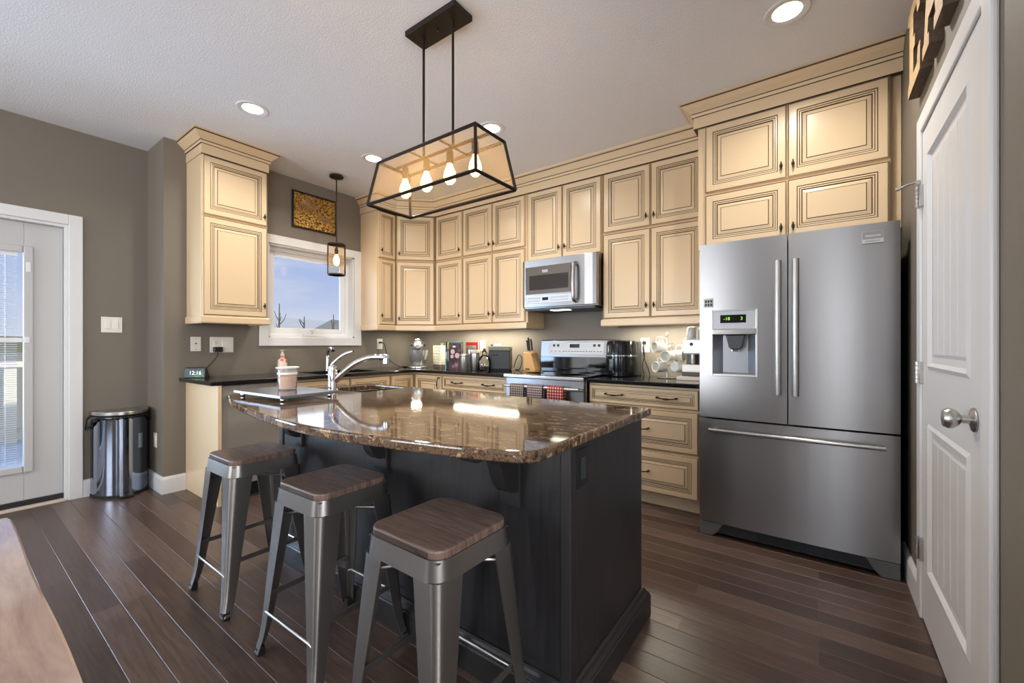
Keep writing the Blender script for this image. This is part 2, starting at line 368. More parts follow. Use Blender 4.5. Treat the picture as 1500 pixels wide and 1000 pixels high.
def tag(o, label, cat, group=None):
    o['label'] = label; o['category'] = cat
    if group: o['group'] = group
    return o
def thing(name, label, cat, loc=(0, 0, 0), rotz=0, group=None):
    o = bpy.data.objects.new(name, None); COL.objects.link(o); o.empty_display_size = .05
    o.location = loc; o.rotation_euler = (0, 0, rotz); return tag(o, label, cat, group)
def struct(name, label=None, o=None):
    if o is None:
        o = bpy.data.objects.new(name, None); COL.objects.link(o)
    o['kind'] = 'structure'
    if label: o['label'] = label
    return o
def text(body, size, name, material, parent, loc, rot, extrude=.0006, align='CENTER', sx=1):
    c = bpy.data.curves.new(name, 'FONT'); c.body = body; c.size = size; c.extrude = extrude; c.align_x = align; c.align_y = 'CENTER'
    t_ = bpy.data.objects.new(name+'_source', c); COL.objects.link(t_)
    bpy.context.view_layer.update()
    me = bpy.data.meshes.new_from_object(t_.evaluated_get(bpy.context.evaluated_depsgraph_get()))
    bpy.data.objects.remove(t_)
    me.materials.clear(); me.materials.append(M[material])
    o = bpy.data.objects.new(name, me); COL.objects.link(o); o.parent = parent; o.location = loc; o.rotation_euler = rot; o.scale = (sx, 1, 1)
    return o
def copy_tree(o, parent=None):
    c = o.copy(); COL.objects.link(c)
    if parent: c.parent = parent
    for ch in list(o.children): copy_tree(ch, c)
    return c
def smooth_path(pts, k=6):
    P = [Vector(p) for p in pts]; P = [P[0]*2-P[1]]+P+[P[-1]*2-P[-2]]; out_ = []
    for i in range(1, len(P)-2):
        for j in range(k):
            t_ = j/k; a, b_, c, d_ = P[i-1:i+3]
            out_.append(.5*((2*b_)+(c-a)*t_+(2*a-5*b_+4*c-d_)*t_*t_+(3*b_-a-3*c+d_)*t_**3))
    out_.append(P[-2]); return out_
def rrect(x0, x1, y0, y1, r, n=6):
    out_ = []
    for cx, cy, a0 in ((x1-r, y1-r, 0), (x0+r, y1-r, 90), (x0+r, y0+r, 180), (x1-r, y0+r, 270)):
        for k in range(n+1):
            a = R(a0+90*k/n); out_.append((cx+r*cos(a), cy+r*sin(a)))
    return out_

# ------------------------------------------------------------------ room shell
XL, XP, YB, YJ, XR, ZC = -4.07, -4.48, 3.6, 1.04, 0.36, 2.743
YF, XE = -4.2, 2.4
# floor boards with V grooves running along X
mb = MB(); y = YF-.1; wv, dv = .0022, .0016; row = .098; off = (-0.069) % row
y0 = YF-.1; k = 0; ys = []
yy = math.floor((YF-.1)/row)*row
while yy < YB+.1:
    a, b_ = yy+wv, yy+row-wv
    mb.add([(XP-.15, a, 0), (XE, a, 0), (XE, b_, 0), (XP-.15, b_, 0)], [(0, 1, 2, 3)], 0)
    mb.add([(XP-.15, b_, 0), (XE, b_, 0), (XE, yy+row, -dv), (XP-.15, yy+row, -dv)], [(0, 1, 2, 3)], 1)
    mb.add([(XP-.15, yy+row, -dv), (XE, yy+row, -dv), (XE, yy+row+wv, 0), (XP-.15, yy+row+wv, 0)], [(0, 1, 2, 3)], 1)
    yy += row
struct('floor', 'dark brown hardwood floor of narrow boards', mb.build('floor', ['floor', 'groove']))
struct('ceiling', 'white knockdown textured ceiling', MB().box(XP-.15, XE+.15, YF-.15, YB+.15, ZC, ZC+.12).build('ceiling', 'ceil'))
T = .15
def wall_hole(name, axis, p, t0, a0, a1, holes, z1=ZC, z0=0):
    """wall slab at plane p (thickness from p to t0) spanning a0..a1 along the other axis with rectangular holes (b0,b1,h0,h1)"""
    mb = MB(); lo, hi = sorted((p, t0))
    def bx(b0, b1, h0, h1):
        if b1-b0 < 1e-4 or h1-h0 < 1e-4: return
        (mb.box(lo, hi, b0, b1, h0, h1) if axis == 'x' else mb.box(b0, b1, lo, hi, h0, h1))
    cur = a0
    for b0, b1, h0, h1 in sorted(holes):
        bx(cur, b0, z0, z1); bx(b0, b1, z0, h0); bx(b0, b1, h1, z1); cur = b1
    bx(cur, a1, z0, z1)
    return struct(name, None, mb.build(name, 'wall'))
wall_hole('wall_back', 'y', YB, YB+T, XL-T, XR+T, [])
wall_hole('wall_left', 'x', XL, XL-T, YJ+.0, YB, [(1.80, 2.68, 1.215, 2.08)])
wall_hole('wall_left_return', 'y', YJ, YJ+T, XP-T, XL-T, [])
wall_hole('wall_left_patio', 'x', XP, XP-T, YF, YJ, [(-1.0, .585, 0, 2.03), (-3.3, -1.4, .6, 2.3)])
wall_hole('wall_front', 'y', YF, YF-T, XP-T, XE+T, [(-4.15, -2.05, .6, 2.3), (.35, 1.15, .4, 2.3)])
wall_hole('wall_right', 'x', XR, XR+T, .75, YB, [])
wall_hole('wall_right_return', 'y', .75, .75+T, XR+T, XE, [])
wall_hole('wall_far_right', 'x', XE, XE+T, YF, .75+T, [(-3.3, -.7, .6, 2.3)])

def base_prof(h=.13, t=.016): return [(0, 0), (t, 0), (t, h-.02), (t*.6, h-.006), (t*.35, h), (0, h)]
def baseboard(name, path): return struct(name, None, MB().sweep(path, base_prof()).build(name, 'white'))
baseboard('baseboard_left', [(XP, .66), (XP, YJ), (XL, YJ), (XL, 1.178)])
baseboard('baseboard_right', [(XR, 2.96), (XR, 2.512)])
baseboard('baseboard_right_near', [(XR, 1.52), (XR, .75)])
baseboard('baseboard_patio', [(XP, -1.3), (XP, -1.077)])

# window over the main sink
w1 = struct('window_1', 'square white casement window over the sink')
def casing(mb, axis, p, sgn, a0, a1, h0, h1, w=.08, t=.018, bottom=True):
    lo, hi = sorted((p, p+sgn*t))
    def bx(b0, b1, g0, g1): (mb.box(lo, hi, b0, b1, g0, g1) if axis == 'x' else mb.box(b0, b1, lo, hi, g0, g1))
    bx(a0-w, a0, h0-(w if bottom else 0), h1+w); bx(a1, a1+w, h0-(w if bottom else 0), h1+w); bx(a0, a1, h1, h1+w)
    if bottom: bx(a0, a1, h0-w, h0)
    return mb
casing(MB(), 'x', XL, 1, 1.80, 2.68, 1.215, 2.08).build('casing', 'white', w1, bevel=.004)
mb = MB()
for a0, a1, h0, h1 in ((1.80, 1.815, 1.215, 2.08), (2.665, 2.68, 1.215, 2.08), (1.8, 2.68, 1.215, 1.228), (1.8, 2.68, 2.067, 2.08)):
    mb.box(XL-T, XL, a0, a1, h0, h1)
mb.build('jamb', 'white', w1)
mb = MB()
def frame(mb, x0, x1, a0, a1, h0, h1, w):
    mb.box(x0, x1, a0, a0+w, h0, h1).box(x0, x1, a1-w, a1, h0, h1).box(x0, x1, a0+w, a1-w, h0, h0+w).box(x0, x1, a0+w, a1-w, h1-w, h1)
frame(mb, XL-T, XL-.085, 1.815, 2.665, 1.228, 2.067, .035); mb.build('outer_frame', 'vinyl', w1, bevel=.004)
mb = MB(); frame(mb, XL-.135, XL-.095, 1.85, 2.63, 1.263, 2.032, .045); mb.build('sash', 'vinyl', w1, bevel=.006)
MB().box(XL-.118, XL-.112, 1.895, 2.585, 1.308, 1.987).build('glass_pane', 'pane', w1)
mb = MB().box(XL-.095, XL-.06, 2.16, 2.30, 1.232, 1.252).tube(smooth_path([(XL-.075, 2.25, 1.252), (XL-.05, 2.25, 1.275), (XL-.045, 2.22, 1.285), (XL-.045, 2.27, 1.30)]), .006)
mb.build('crank_handle', 'vinyl', w1, bevel=.003)

# patio door
d1 = struct('door_1', 'white patio door with a blind inside its glass')
casing(MB(), 'x', XP, 1, -1.0, .585, 0, 2.03, .075, .018, False).build('casing', 'white', d1, bevel=.004)
mb = MB(); mb.box(XP-T, XP, .567, .585, 0, 2.03).box(XP-T, XP, -1.0, -.982, 0, 2.03).box(XP-T, XP, -.982, .567, 2.012, 2.03); mb.build('jamb', 'white', d1)
DX = XP-.05
mb = MB(); DG0, DG1, H0, H1 = -.80, .375, .29, 1.80
mb.box(DX-.045, DX, -.980, DG0, .05, 2.01).box(DX-.045, DX, DG1, .565, .05, 2.01).box(DX-.045, DX, DG0, DG1, .05, H0).box(DX-.045, DX, DG0, DG1, H1, 2.01)
mb.build('door_leaf', 'patiowhite', d1, bevel=.003)
mb = MB(); frame(mb, DX-.02, DX+.014, DG0-.045, DG1+.045, H0-.045, H1+.045, .05); mb.build('glass_frame', 'patiowhite', d1, bevel=.008)
MB().box(DX-.03, DX-.026, DG0, DG1, H0, H1).build('glass_pane', 'pane', d1)
mb = MB()
z = H0+.02
while z < H1-.03:
    mb.add([(DX-.022, DG0+.01, z), (DX-.022, DG1-.03, z), (DX-.012, DG1-.03, z+.004), (DX-.012, DG0+.01, z+.004)], [(0, 1, 2, 3)]); z += .0155
for yy in (-.6, -.15, .29): mb.tube([(DX-.017, yy, H0+.02), (DX-.017, yy, H1)], .0012, 5)
mb.box(DX-.024, DX-.010, DG0+.01, DG1-.03, H1-.03, H1)
o = mb.build('blind', 'vinyl', d1)
MB().box(DX-.024, DX-.006, DG0+.01, DG1-.005, 1.165, 1.195).box(DX-.006, DX+.02, DG1+.0, DG1+.025, 1.16, 1.2).build('blind_rail', 'vinyl', d1, bevel=.002)
MB().box(DX-.02, DX+.018, DG1+.008, DG1+.03, 1.66, 1.73).build('blind_slider', 'vinyl', d1, bevel=.003)
MB().box(XP-T, XP-.035, -.982, .567, 0.003, .05).build('threshold', 'darksteel', d1, bevel=.004)
MB().box(XP-.034, XP+.02, -.982, .567, 0.0, .016).build('threshold_strip', 'stone', d1, bevel=.004)

# pantry door in the right wall (opens into the room, surface leaf and casing)
d2 = struct('door_2', 'white plank panelled pantry door')
PY0, PY1, PZ = 1.615, 2.435, 2.035
mb = MB(); casing(mb, 'x', XR, -1, PY0, PY1, 0, PZ, .075, .018, False); mb.build('casing', 'white', d2, bevel=.006)
PX = XR-.003
mb = MB()
panels = [(PY0+.13, PY1-.115, 1.05, 1.915), (PY0+.13, PY1-.115, .235, .835)]
fx0, fx1 = PX-.006, PX
mb.box(fx0, fx1, PY0+.002, PY0+.13, .01, PZ-.003).box(fx0, fx1, PY1-.115, PY1-.002, .01, PZ-.003)
for h0, h1 in ((.01, .235), (.835, 1.05), (1.915, PZ-.003)): mb.box(fx0, fx1, PY0+.13, PY1-.115, h0, h1)
mb.build('door_leaf', 'doorwhite', d2)
for a0, a1, h0, h1 in panels:
    mb = MB()
    # sloped moulding ring then raised planks
    r_ = [(0, fx0), (.014, fx0-.006), (.026, PX-.0005), (.05, PX-.0005), (.062, PX-.004)]
    prev = None; V = []; F = []
    for ins, xx in r_: V += [(xx, a0+ins, h0+ins), (xx, a1-ins, h0+ins), (xx, a1-ins, h1-ins), (xx, a0+ins, h1-ins)]
    for k in range(len(r_)-1):
        for q in range(4): F.append((k*4+q, k*4+(q+1) % 4, (k+1)*4+(q+1) % 4, (k+1)*4+q))
    mb.add(V, F)
    n = 5; wv_ = (a1-a0-.124)/n
    for k in range(n):
        b0 = a0+.062+k*wv_
        mb.add([(PX-.004, b0+.004, h0+.062), (PX-.004, b0+wv_-.004, h0+.062), (PX-.004, b0+wv_-.004, h1-.062), (PX-.004, b0+.004, h1-.062)], [(0, 1, 2, 3)])
        mb.add([(PX-.004, b0+wv_-.004, h0+.062), (PX-.0005, b0+wv_, h0+.062), (PX-.0005, b0+wv_, h1-.062), (PX-.004, b0+wv_-.004, h1-.062)], [(0, 1, 2, 3)])
        mb.add([(PX-.004, b0+.004, h0+.062), (PX-.0005, b0, h0+.062), (PX-.0005, b0, h1-.062), (PX-.004, b0+.004, h1-.062)], [(0, 1, 2, 3)])
    mb.build('door_panel', 'doorwhite', d2)
mb = MB().lathe([(.032, 0), (.034, -.004), (.03, -.008), (.012, -.012), (.0115, -.028), (.02, -.034), (.028, -.044), (.029, -.054), (.023, -.065), (0, -.069)], 28, 0, (fx0, 1.70, .94), 'x')
mb.build('door_knob', 'nickel', d2)
for z in (.295, 1.032, 1.768):
    mb = MB().box(XR-.022, XR-.006, PY1-.022, PY1+.02, z-.045, z+.045)
    for k in range(5): mb.lathe([(.007, -.0085), (.007, .0085)], 12, 0, (XR-.026, PY1+.001, z-.036+.018*k))
    mb.build('hinge', 'nickel', d2, bevel=.001)
mb = MB().tube(smooth_path([(XR-.026, PY1+.001, 1.83), (XR-.05, PY1+.03, 1.835), (XR-.075, PY1+.05, 1.83)]), .004).lathe([(.009, 0), (.009, .012)], 12, 0, (XR-.08, PY1+.055, 1.824)).box(XR-.03, XR-.018, PY1-.004, PY1+.03, 1.822, 1.838)
mb.build('hinge_stop', 'nickel', d2)

# windows behind the viewer, giving the daylight; the far right one is added for fill
for i, (ax, a0, a1) in enumerate((('y', -4.15, -2.05), ('x', -3.3, -1.4), ('e', -3.3, -.7), ('n', .35, 1.15))):
    wn_ = struct('window_%d' % (i+2)); mb = MB()
    if ax == 'y':
        casing(mb, 'y', YF, 1, a0, a1, .6, 2.3); mb.build('casing', 'white', wn_)
        mb = MB(); mb.box((a0+a1)/2-.03, (a0+a1)/2+.03, YF-.1, YF-.05, .6, 2.3).box(a0, a1, YF-.1, YF-.05, .6, .65).box(a0, a1, YF-.1, YF-.05, 2.25, 2.3)
    elif ax == 'n':
        casing(mb, 'y', YF, 1, a0, a1, .4, 2.3); mb.build('casing', 'white', wn_)
        mb = MB().box(a0, a1, YF-.1, YF-.05, .4, .45).box(a0, a1, YF-.1, YF-.05, 2.25, 2.3)
    elif ax == 'e':
        casing(mb, 'x', XE, -1, a0, a1, .6, 2.3); mb.build('casing', 'white', wn_)
        mb = MB(); mb.box(XE+.05, XE+.1, (a0+a1)/2-.03, (a0+a1)/2+.03, .6, 2.3).box(XE+.05, XE+.1, a0, a1, .6, .65)
    else:
        casing(mb, 'x', XP, 1, a0, a1, .6, 2.3); mb.build('casing', 'white', wn_)
        mb = MB(); mb.box(XP-.1, XP-.05, (a0+a1)/2-.03, (a0+a1)/2+.03, .6, 2.3).box(XP-.1, XP-.05, a0, a1, .6, .65)
    mb.build('sash', 'vinyl', wn_)

# ------------------------------------------------------------------ outside
struct('ground', 'winter ground outside', MB().box(-160, XP-T-.02, -80, 120, -.65, -.6).build('ground', 'grassland'))
t_ = tag(MB().box(-8.2, XP-T-.02, -3, 4.2, -.12, -.06).build('deck', 'snow'), 'snow dusted wooden deck outside the patio door', 'deck')
rl = thing('deck_railing', 'beige wooden deck railing seen through the patio door blind', 'railing', (-8.0, 0, -.06))
MB().box(-.07, .07, -2.9, 3.0, .93, 1.0).build('top_rail', 'beige', rl); MB().box(-.03, .03, -2.9, 3.0, .10, .17).build('bottom_rail', 'beige', rl)
for yy in (-1.2, -.35, .55, 1.4, 2.3):
    MB().box(-.05, .05, yy-.05, yy+.05, 0, .93).build('post', 'beige', rl)
mb = MB()
for k in range(44): mb.box(-.012, .012, -2.85+k*.13, -2.82+k*.13, .17, .93)
mb.build('balusters', 'siding', rl)
hl = struct('hills', 'low dry hillside on the horizon', MB().prism([(-60, -.6), (140, -.6), (140, 3.2), (90, 4.4), (60, 3.0), (20, 2.6), (-20, 3.6), (-60, 2.4)], -150, -140, 'x').build('hills', 'hill'))
def house(name, label, c, w_, d_, eave, ridge, rotz, roofmat, hip=0.0):
    h = thing(name, label, 'house', (c[0], c[1], -.6), rotz)
    MB().box(-w_/2, w_/2, -d_/2, d_/2, 0, eave+.6).build('wall', 'siding', h)
    e_ = .4; V = [(-w_/2-e_, -d_/2-e_, eave+.6), (w_/2+e_, -d_/2-e_, eave+.6), (w_/2+e_, d_/2+e_, eave+.6), (-w_/2-e_, d_/2+e_, eave+.6), (-w_/2-e_+hip, 0, ridge+.6), (w_/2+e_-hip, 0, ridge+.6)]
    MB().add(V, [(0, 1, 5, 4), (2, 3, 4, 5), (1, 2, 5), (3, 0, 4), (0, 3, 2, 1)]).build('roof', roofmat, h)
    return h
h = house('house', 'neighbouring house with long pale grey roof seen through the kitchen window', (-34, 17.5), 26, 8, 0.2, 3.2, R(117), 'roof')
MB().box(-1.3, 0.3, -.35, .35, 3.1, 3.35).build('roof_vent', 'slot', h)
house('house', 'nearer house with dark mottled hip roof seen at the window corner', (-20.5, 13.0), 5.6, 5.6, 0.2, 2.4, R(117), 'roofdark', 1.9)
def tree(label, x, y, hgt, seed):
    rnd = random.Random(seed); mb = MB()
    mb.tube([(0, 0, -.05), (.03, 0, hgt*.55), (0, .02, hgt)], [.05, .032, .014], 6)
    for k in range(16):
        z = hgt*rnd.uniform(.4, .9); a = rnd.uniform(0, 6.28); l = rnd.uniform(.25, .8)*hgt*.13
        p1 = (cos(a)*l*.5, sin(a)*l*.5, z+l*.6); mb.tube([(0, 0, z), p1, (p1[0]*1.5, p1[1]*1.5, z+l*1.3)], [.018, .013, .009], 5)
    o = mb.build('bare_tree', 'bark'); o.location = (x, y, -.6); tag(o, label, 'tree'); return o
tree('tallest bare sapling at the left of the kitchen window view', -15.0, 6.98, 3.15, 1)
tree('thin bare sapling in the middle of the kitchen window view', -15.0, 7.85, 2.75, 2)
tree('thin bare sapling at the right edge of the kitchen window view', -15.0, 8.98, 2.9, 3)

# ------------------------------------------------------------------ cabinet pieces
def door_rings(mb, x0, x1, z0, z1, yf=0.0, t=.019):
    w_, h_ = x1-x0, z1-z0; k = min(1.0, min(w_, h_)/.31); k = max(k, .52)
    raw = [(0, t, 0), (0, .003, 0), (.0025, 0, 1), (.0070, .0015, 0), (.010, 0, 0), (.046, 0, 1), (.0506, .003, 0), (.058, .0022, 1), (.0622, .0045, 0), (.0685, .0042, 1), (.0740, .0095, 0), (.0925, .0045, 1), (.0965, .002, 0)]  # innermost glaze ring paints the shadow line at the flat panel's edge
    V = []; F = []; mi = []
    for ins, dep, _ in raw:
        i = ins*k; V += [(x0+i, yf+dep, z0+i), (x1-i, yf+dep, z0+i), (x1-i, yf+dep, z1-i), (x0+i, yf+dep, z1-i)]
    for a in range(len(raw)-1):
        for q in range(4): F.append((a*4+q, a*4+(q+1) % 4, (a+1)*4+(q+1) % 4, (a+1)*4+q)); mi.append(raw[a][2])
    n = (len(raw)-1)*4; F.append((n, n+1, n+2, n+3)); mi.append(0); F.append((0, 3, 2, 1)); mi.append(0)
    mb.add(V, F, mi); return mb
def knob(parent, x, z, yf=0):
    mb = MB().tube([(x, yf, z), (x, yf-.018, z)], [.006, .004], 10)
    mb.lathe([(.001, -.026), (.004, -.022), (.0035, -.016), (.007, -.009), (.0085, 0), (.007, .009), (.0035, .016), (.004, .022), (.001, .026)], 12, 0, (x, yf-.02, z))
    return mb.build('knob', 'bronze', parent)
def pull(parent, x, z, yf=0, vertical=False):
    L_ = .064; mb = MB()
    def q(a, o_, h): return (x+h, yf+o_, z+a) if vertical else (x+a, yf+o_, z+h)
    for s_ in (-1, 1):
        mb.tube([q(s_*L_, 0, 0), q(s_*L_, -.022, 0)], [.007, .006], 10)
        c = q(s_*L_, -.024, 0); mb.lathe([(.0005, -.008), (.006, -.005), (.008, 0), (.006, .005), (.0005, .008)], 10, 0, c)
    mb.tube(smooth_path([q(-L_, -.024, 0), q(-.04, -.028, -.004), q(-.02, -.03, -.006), q(0, -.031, -.007), q(.02, -.03, -.006), q(.04, -.028, -.004), q(L_, -.024, 0)], 3), [.0042]*6+[.0052, .0062, .0068, .0072, .0068, .0062, .0052]+[.0042]*6, 8)
    return mb.build('pull', 'bronze', parent)
def cabinet(name, label, loc, rotz, w_, d_, z0, z1, doors=(), drawers=(), group=None, side_gap=0):
    c = thing(name, label, 'cabinet', (loc[0], loc[1], 0), rotz, group)
    MB().box(0, w_, .02, d_, z0, z1).build('cabinet_body', 'cream', c, bevel=.0015)
    for x0, x1, h0, h1, side in doors:
        o = door_rings(MB(), x0+.0015, x1-.0015, h0, h1).build('door', ['cream', 'glaze'], c)
        kx = {'l': x0+.03, 'r': x1-.03}[side]
        knob(o, kx, h0+min(.085, (h1-h0)*.14)+.01)
    for x0, x1, h0, h1, n in drawers:
        o = door_rings(MB(), x0+.0015, x1-.0015, h0, h1).build('drawer', ['cream', 'glaze'], c)
        xs = [(x0+x1)/2] if n == 1 else [x0+(x1-x0)*.258, x0+(x1-x0)*.742]
        for xx in xs: pull(o, xx, (h0+h1)/2+.005)
    return c
Z1, ZG, ZB, ZR = 2.565, 2.068, 1.362, 1.298      # upper doors: top, gap, bottom, light-rail bottom
def pair(x0, x1): m_ = (x0+x1)/2; return [(x0, m_, 'r'), (m_, x1, 'l')]
def updoors(cols, zt=Z1, zg=ZG, zb=ZB):
    r_ = []
    for a, b_, s_ in cols: r_ += [(a, b_, zg+.008, zt, s_), (a, b_, zb, zg-.008, s_)]
    return r_
G_UP = 'upper cabinets of the corner run'
UY, UX = 3.29, -3.76
cabinet('upper_cabinet', 'narrow cream wall cabinet right of the window with one slim door per level', (UX, 2.76), R(90), .23, .308, ZR+.035, ZC-.01, updoors([(.012, .228, 'l')]), group=G_UP)
# diagonal corner cabinet: body is a pentagon
c = thing('upper_cabinet', 'diagonal cream wall cabinet filling the corner above the stand mixer', 'cabinet', (UX, 2.99, 0), R(45), G_UP)
dl = hypot(.30, .30); mb = MB()
poly = [(UX, 2.99), (-3.46, UY), (-3.46, YB-.002), (XL+.002, YB-.002), (XL+.002, 2.99)]
def tol(p, o=(UX, 2.99), a=-R(45)): x, y = p[0]-o[0], p[1]-o[1]; return (x*cos(a)-y*sin(a), x*sin(a)+y*cos(a))
lp = [tol(p) for p in poly]; lp[0] = (lp[0][0]+.014, .02); lp[1] = (lp[1][0]-.014, .02)
MB().prism(lp, ZR+.035, ZC-.01).build('cabinet_body', 'cream', c)
for a, b_, h0, h1, s_ in updoors([(.008, dl-.008, 'l')]):
    o = door_rings(MB(), a, b_, h0, h1).build('door', ['cream', 'glaze'], c); knob(o, a+.03, h0+.07)
cabinet('upper_cabinet', 'single door cream wall cabinet between the diagonal corner and the double doors', (-3.458, UY), 0, .408, .308, ZR+.035, ZC-.01, updoors([(.008, .404, 'r')]), group=G_UP)
cabinet('upper_cabinet', 'double door cream wall cabinet left of the microwave', (-3.048, UY), 0, .822, .308, ZR+.035, ZC-.01, updoors(pair(.004, .80)), group=G_UP)
cabinet('upper_cabinet', 'short two door cream wall cabinet above the microwave', (-2.224, UY), 0, .756, .308, 1.915, ZC-.01, [(a, b_, 1.922, Z1, s_) for a, b_, s_ in pair(.004, .752)], group=G_UP)
cabinet('upper_cabinet', 'double door cream wall cabinet between the microwave and the refrigerator', (-1.466, UY), 0, .802, .308, ZR+.035, ZC-.01, updoors(pair(.008, .80)), group=G_UP)
# cabinet above the fridge
c = cabinet('upper_cabinet', 'deep cream cabinet with four doors above the refrigerator', (-.655, 3.0), 0, .968, .598, 1.775, ZC-.01,
        [(a, b_, h0, h1, s_) for a, b_, s_ in ((.046, .502, 'r'), (.502, .962, 'l')) for h0, h1 in ((2.145, 2.583), (1.79, 2.129))])
MB().box(.018, .055, .02, .597, 0.0, 1.775).build('side_panel', 'cream', c)
MB().box(.968, 1.012, .05, .597, 1.775, ZC-.02).build('filler_strip', 'cream', c)
# crown mouldings
def crown_prof(z0, proj=.062):
    p = [(-.02, z0), (.004, z0), (.004, z0+.072), (.012, z0+.074), (.014, z0+.092), (.016, z0+.098), (.022, z0+.104), (proj*.55, z0+.122), (proj*.8, z0+.142), (proj*.86, z0+.150), (proj, z0+.156), (proj, ZC-.001), (-.02, ZC-.001)]
    mi = [0]*len(p); mi[0] = 1; mi[2] = 1; mi[4] = 1; mi[8] = 1; mi[10] = 0
    return p, mi
def crown(name, path, z0, parent=None, proj=.062):
    p, mi = crown_prof(z0, proj); return MB().sweep(path, p, mi).build(name, ['cream', 'glaze'], parent)
tag(crown('crown_molding', [(XL+.002, 2.755), (UX-.0, 2.755), (UX, 2.99), (-3.46, UY), (-.70, UY)], 2.57), 'long cream crown molding along the corner run of wall cabinets', 'molding')
cr_ = crown('crown_molding', [(-.675, 3.20), (-.675, 3.0), (XR-.002, 3.0)], 2.587, None, .085)
tag(cr_, 'cream crown molding stepping forward above the refrigerator cabinet', 'molding')
def rail_prof(zb): return [(-.02, zb), (.004, zb), (.010, zb+.008), (.010, zb+.05), (.004, zb+.058), (-.02, zb+.058)]
tag(MB().sweep([(XL+.002, 2.757), (UX, 2.757), (UX, 2.99), (-3.46, UY), (-2.232, UY), (-2.232, YB-.002)], rail_prof(ZR)).build('light_rail', 'cream'), 'cream light rail under the corner wall cabinets left of the range', 'molding')
tag(MB().sweep([(-1.462, YB-.002), (-1.462, UY), (-.662, UY)], rail_prof(ZR)).build('light_rail', 'cream'), 'cream light rail under the wall cabinet right of the range', 'molding')
# tall cabinet left of the window
c = cabinet('upper_cabinet', 'freestanding cream wall cabinet left of the window with two stacked doors', (-3.74, 1.185), R(90), .47, .328, 1.345, ZC-.01, [(.006, .466, 2.135, 2.583, 'r'), (.006, .466, 1.372, 2.122, 'r')])
o = crown('crown', [(XL+.002, 1.185), (-3.74, 1.185), (-3.74, 1.655), (XL+.002, 1.655)], 2.587, None, .078)
o.parent = c; o.matrix_parent_inverse = (Matrix.Translation((-3.74, 1.185, 0)) @ Matrix.Rotation(R(90), 4, 'Z')).inverted()
o = MB().sweep([(XL+.002, 1.185), (-3.74, 1.185), (-3.74, 1.655), (XL+.002, 1.655)], rail_prof(1.31)).build('light_rail', 'cream')
o.parent = c; o.matrix_parent_inverse = (Matrix.Translation((-3.74, 1.185, 0)) @ Matrix.Rotation(R(90), 4, 'Z')).inverted()

# base cabinets
CT, CB = .887, .857
BY, BX = 2.985, -3.455
def toe(parent, w_, rot): MB().box(0, w_, .075, .58, 0, .10).build('toe_kick', 'cream', parent)
c = cabinet('base_cabinet', 'cream three drawer base cabinet between the range and the refrigerator', (-1.440, BY), 0, .80, .61, .095, CB, (), [(.004, .796, .708, .84, 2), (.004, .796, .408, .692, 1), (.004, .796, .103, .394, 1)]); toe(c, .80, 0)
c = cabinet('base_cabinet', 'cream drawer base cabinet left of the range', (-3.04, BY), 0, .815, .61, .095, CB, (), [(.004, .811, .708, .84, 2), (.004, .811, .408, .692, 1), (.004, .811, .103, .394, 1)]); toe(c, .815, 0)
c = thing('base_cabinet', 'cream corner base cabinet with folding doors under the stand mixer', 'cabinet')
mb = MB().prism([(XL+.002, 2.69), (BX-.02, 2.69), (BX-.02, BY+.02), (-3.045, BY+.02), (-3.045, YB-.002), (XL+.002, YB-.002)], .095, CB); mb.build('cabinet_body', 'cream', c)
o = door_rings(MB(), -3.44, -3.05, .103, .84, BY).build('door', ['cream', 'glaze'], c); pull(o, -3.075, .75, BY, True)
o = door_rings(MB(), 0, .285, .103, .84).build('door', ['cream', 'glaze'], c); o.location = (BX, 2.695, 0); o.rotation_euler = (0, 0, R(90))
MB().prism([(XL+.01, 2.70), (BX-.08, 2.70), (BX-.08, BY+.08), (-3.05, BY+.08), (-3.05, YB-.01), (XL+.01, YB-.01)], 0, .095).build('toe_kick', 'cream', c)
c = cabinet('sink_cabinet', 'cream two door sink base cabinet under the window', (BX, 1.722), R(90), .964, .612, .095, CB-.2, [(.004, .515, .103, .84, 'r'), (.519, .960, .103, .84, 'l')])
MB().box(0, .964, .02, .04, CB-.2, CB).build('face_rail', 'cream', c)
MB().box(0, .964, .075, .58, 0, .095).build('toe_kick', 'cream', c)
tag(MB().box(XL+.002, -3.425, 1.18, 1.203, 0, CB).build('end_panel', 'cream', bevel=.001), 'tall plain end panel at the left end of the black counter', 'panel')
# dishwasher
dw = thing('dishwasher', 'stainless steel dishwasher at the left end of the black counter', 'dishwasher', (BX-.005, 1.205, 0), R(90))
MB().box(0, .512, .03, .58, .10, CB-.002).build('tub', 'darksteel', dw)
mb = MB().prism([(0.003, .03), (.003, .004), (.05, -.002), (.256, -.006), (.46, -.002), (.509, .004), (.509, .03)], .115, .85); mb.build('door_panel', 'steeldw', dw, bevel=.003)
mb = MB().tube([(.03, -.05, .775), (.482, -.05, .775)], .011, 14); mb.tube([(.05, -.004, .775), (.05, -.05, .775)], .008).tube([(.462, -.004, .775), (.462, -.05, .775)], .008); mb.build('handle', 'steel', dw)
MB().box(0, .512, .07, .58, .0, .10).build('toe_kick', 'rubber', dw)

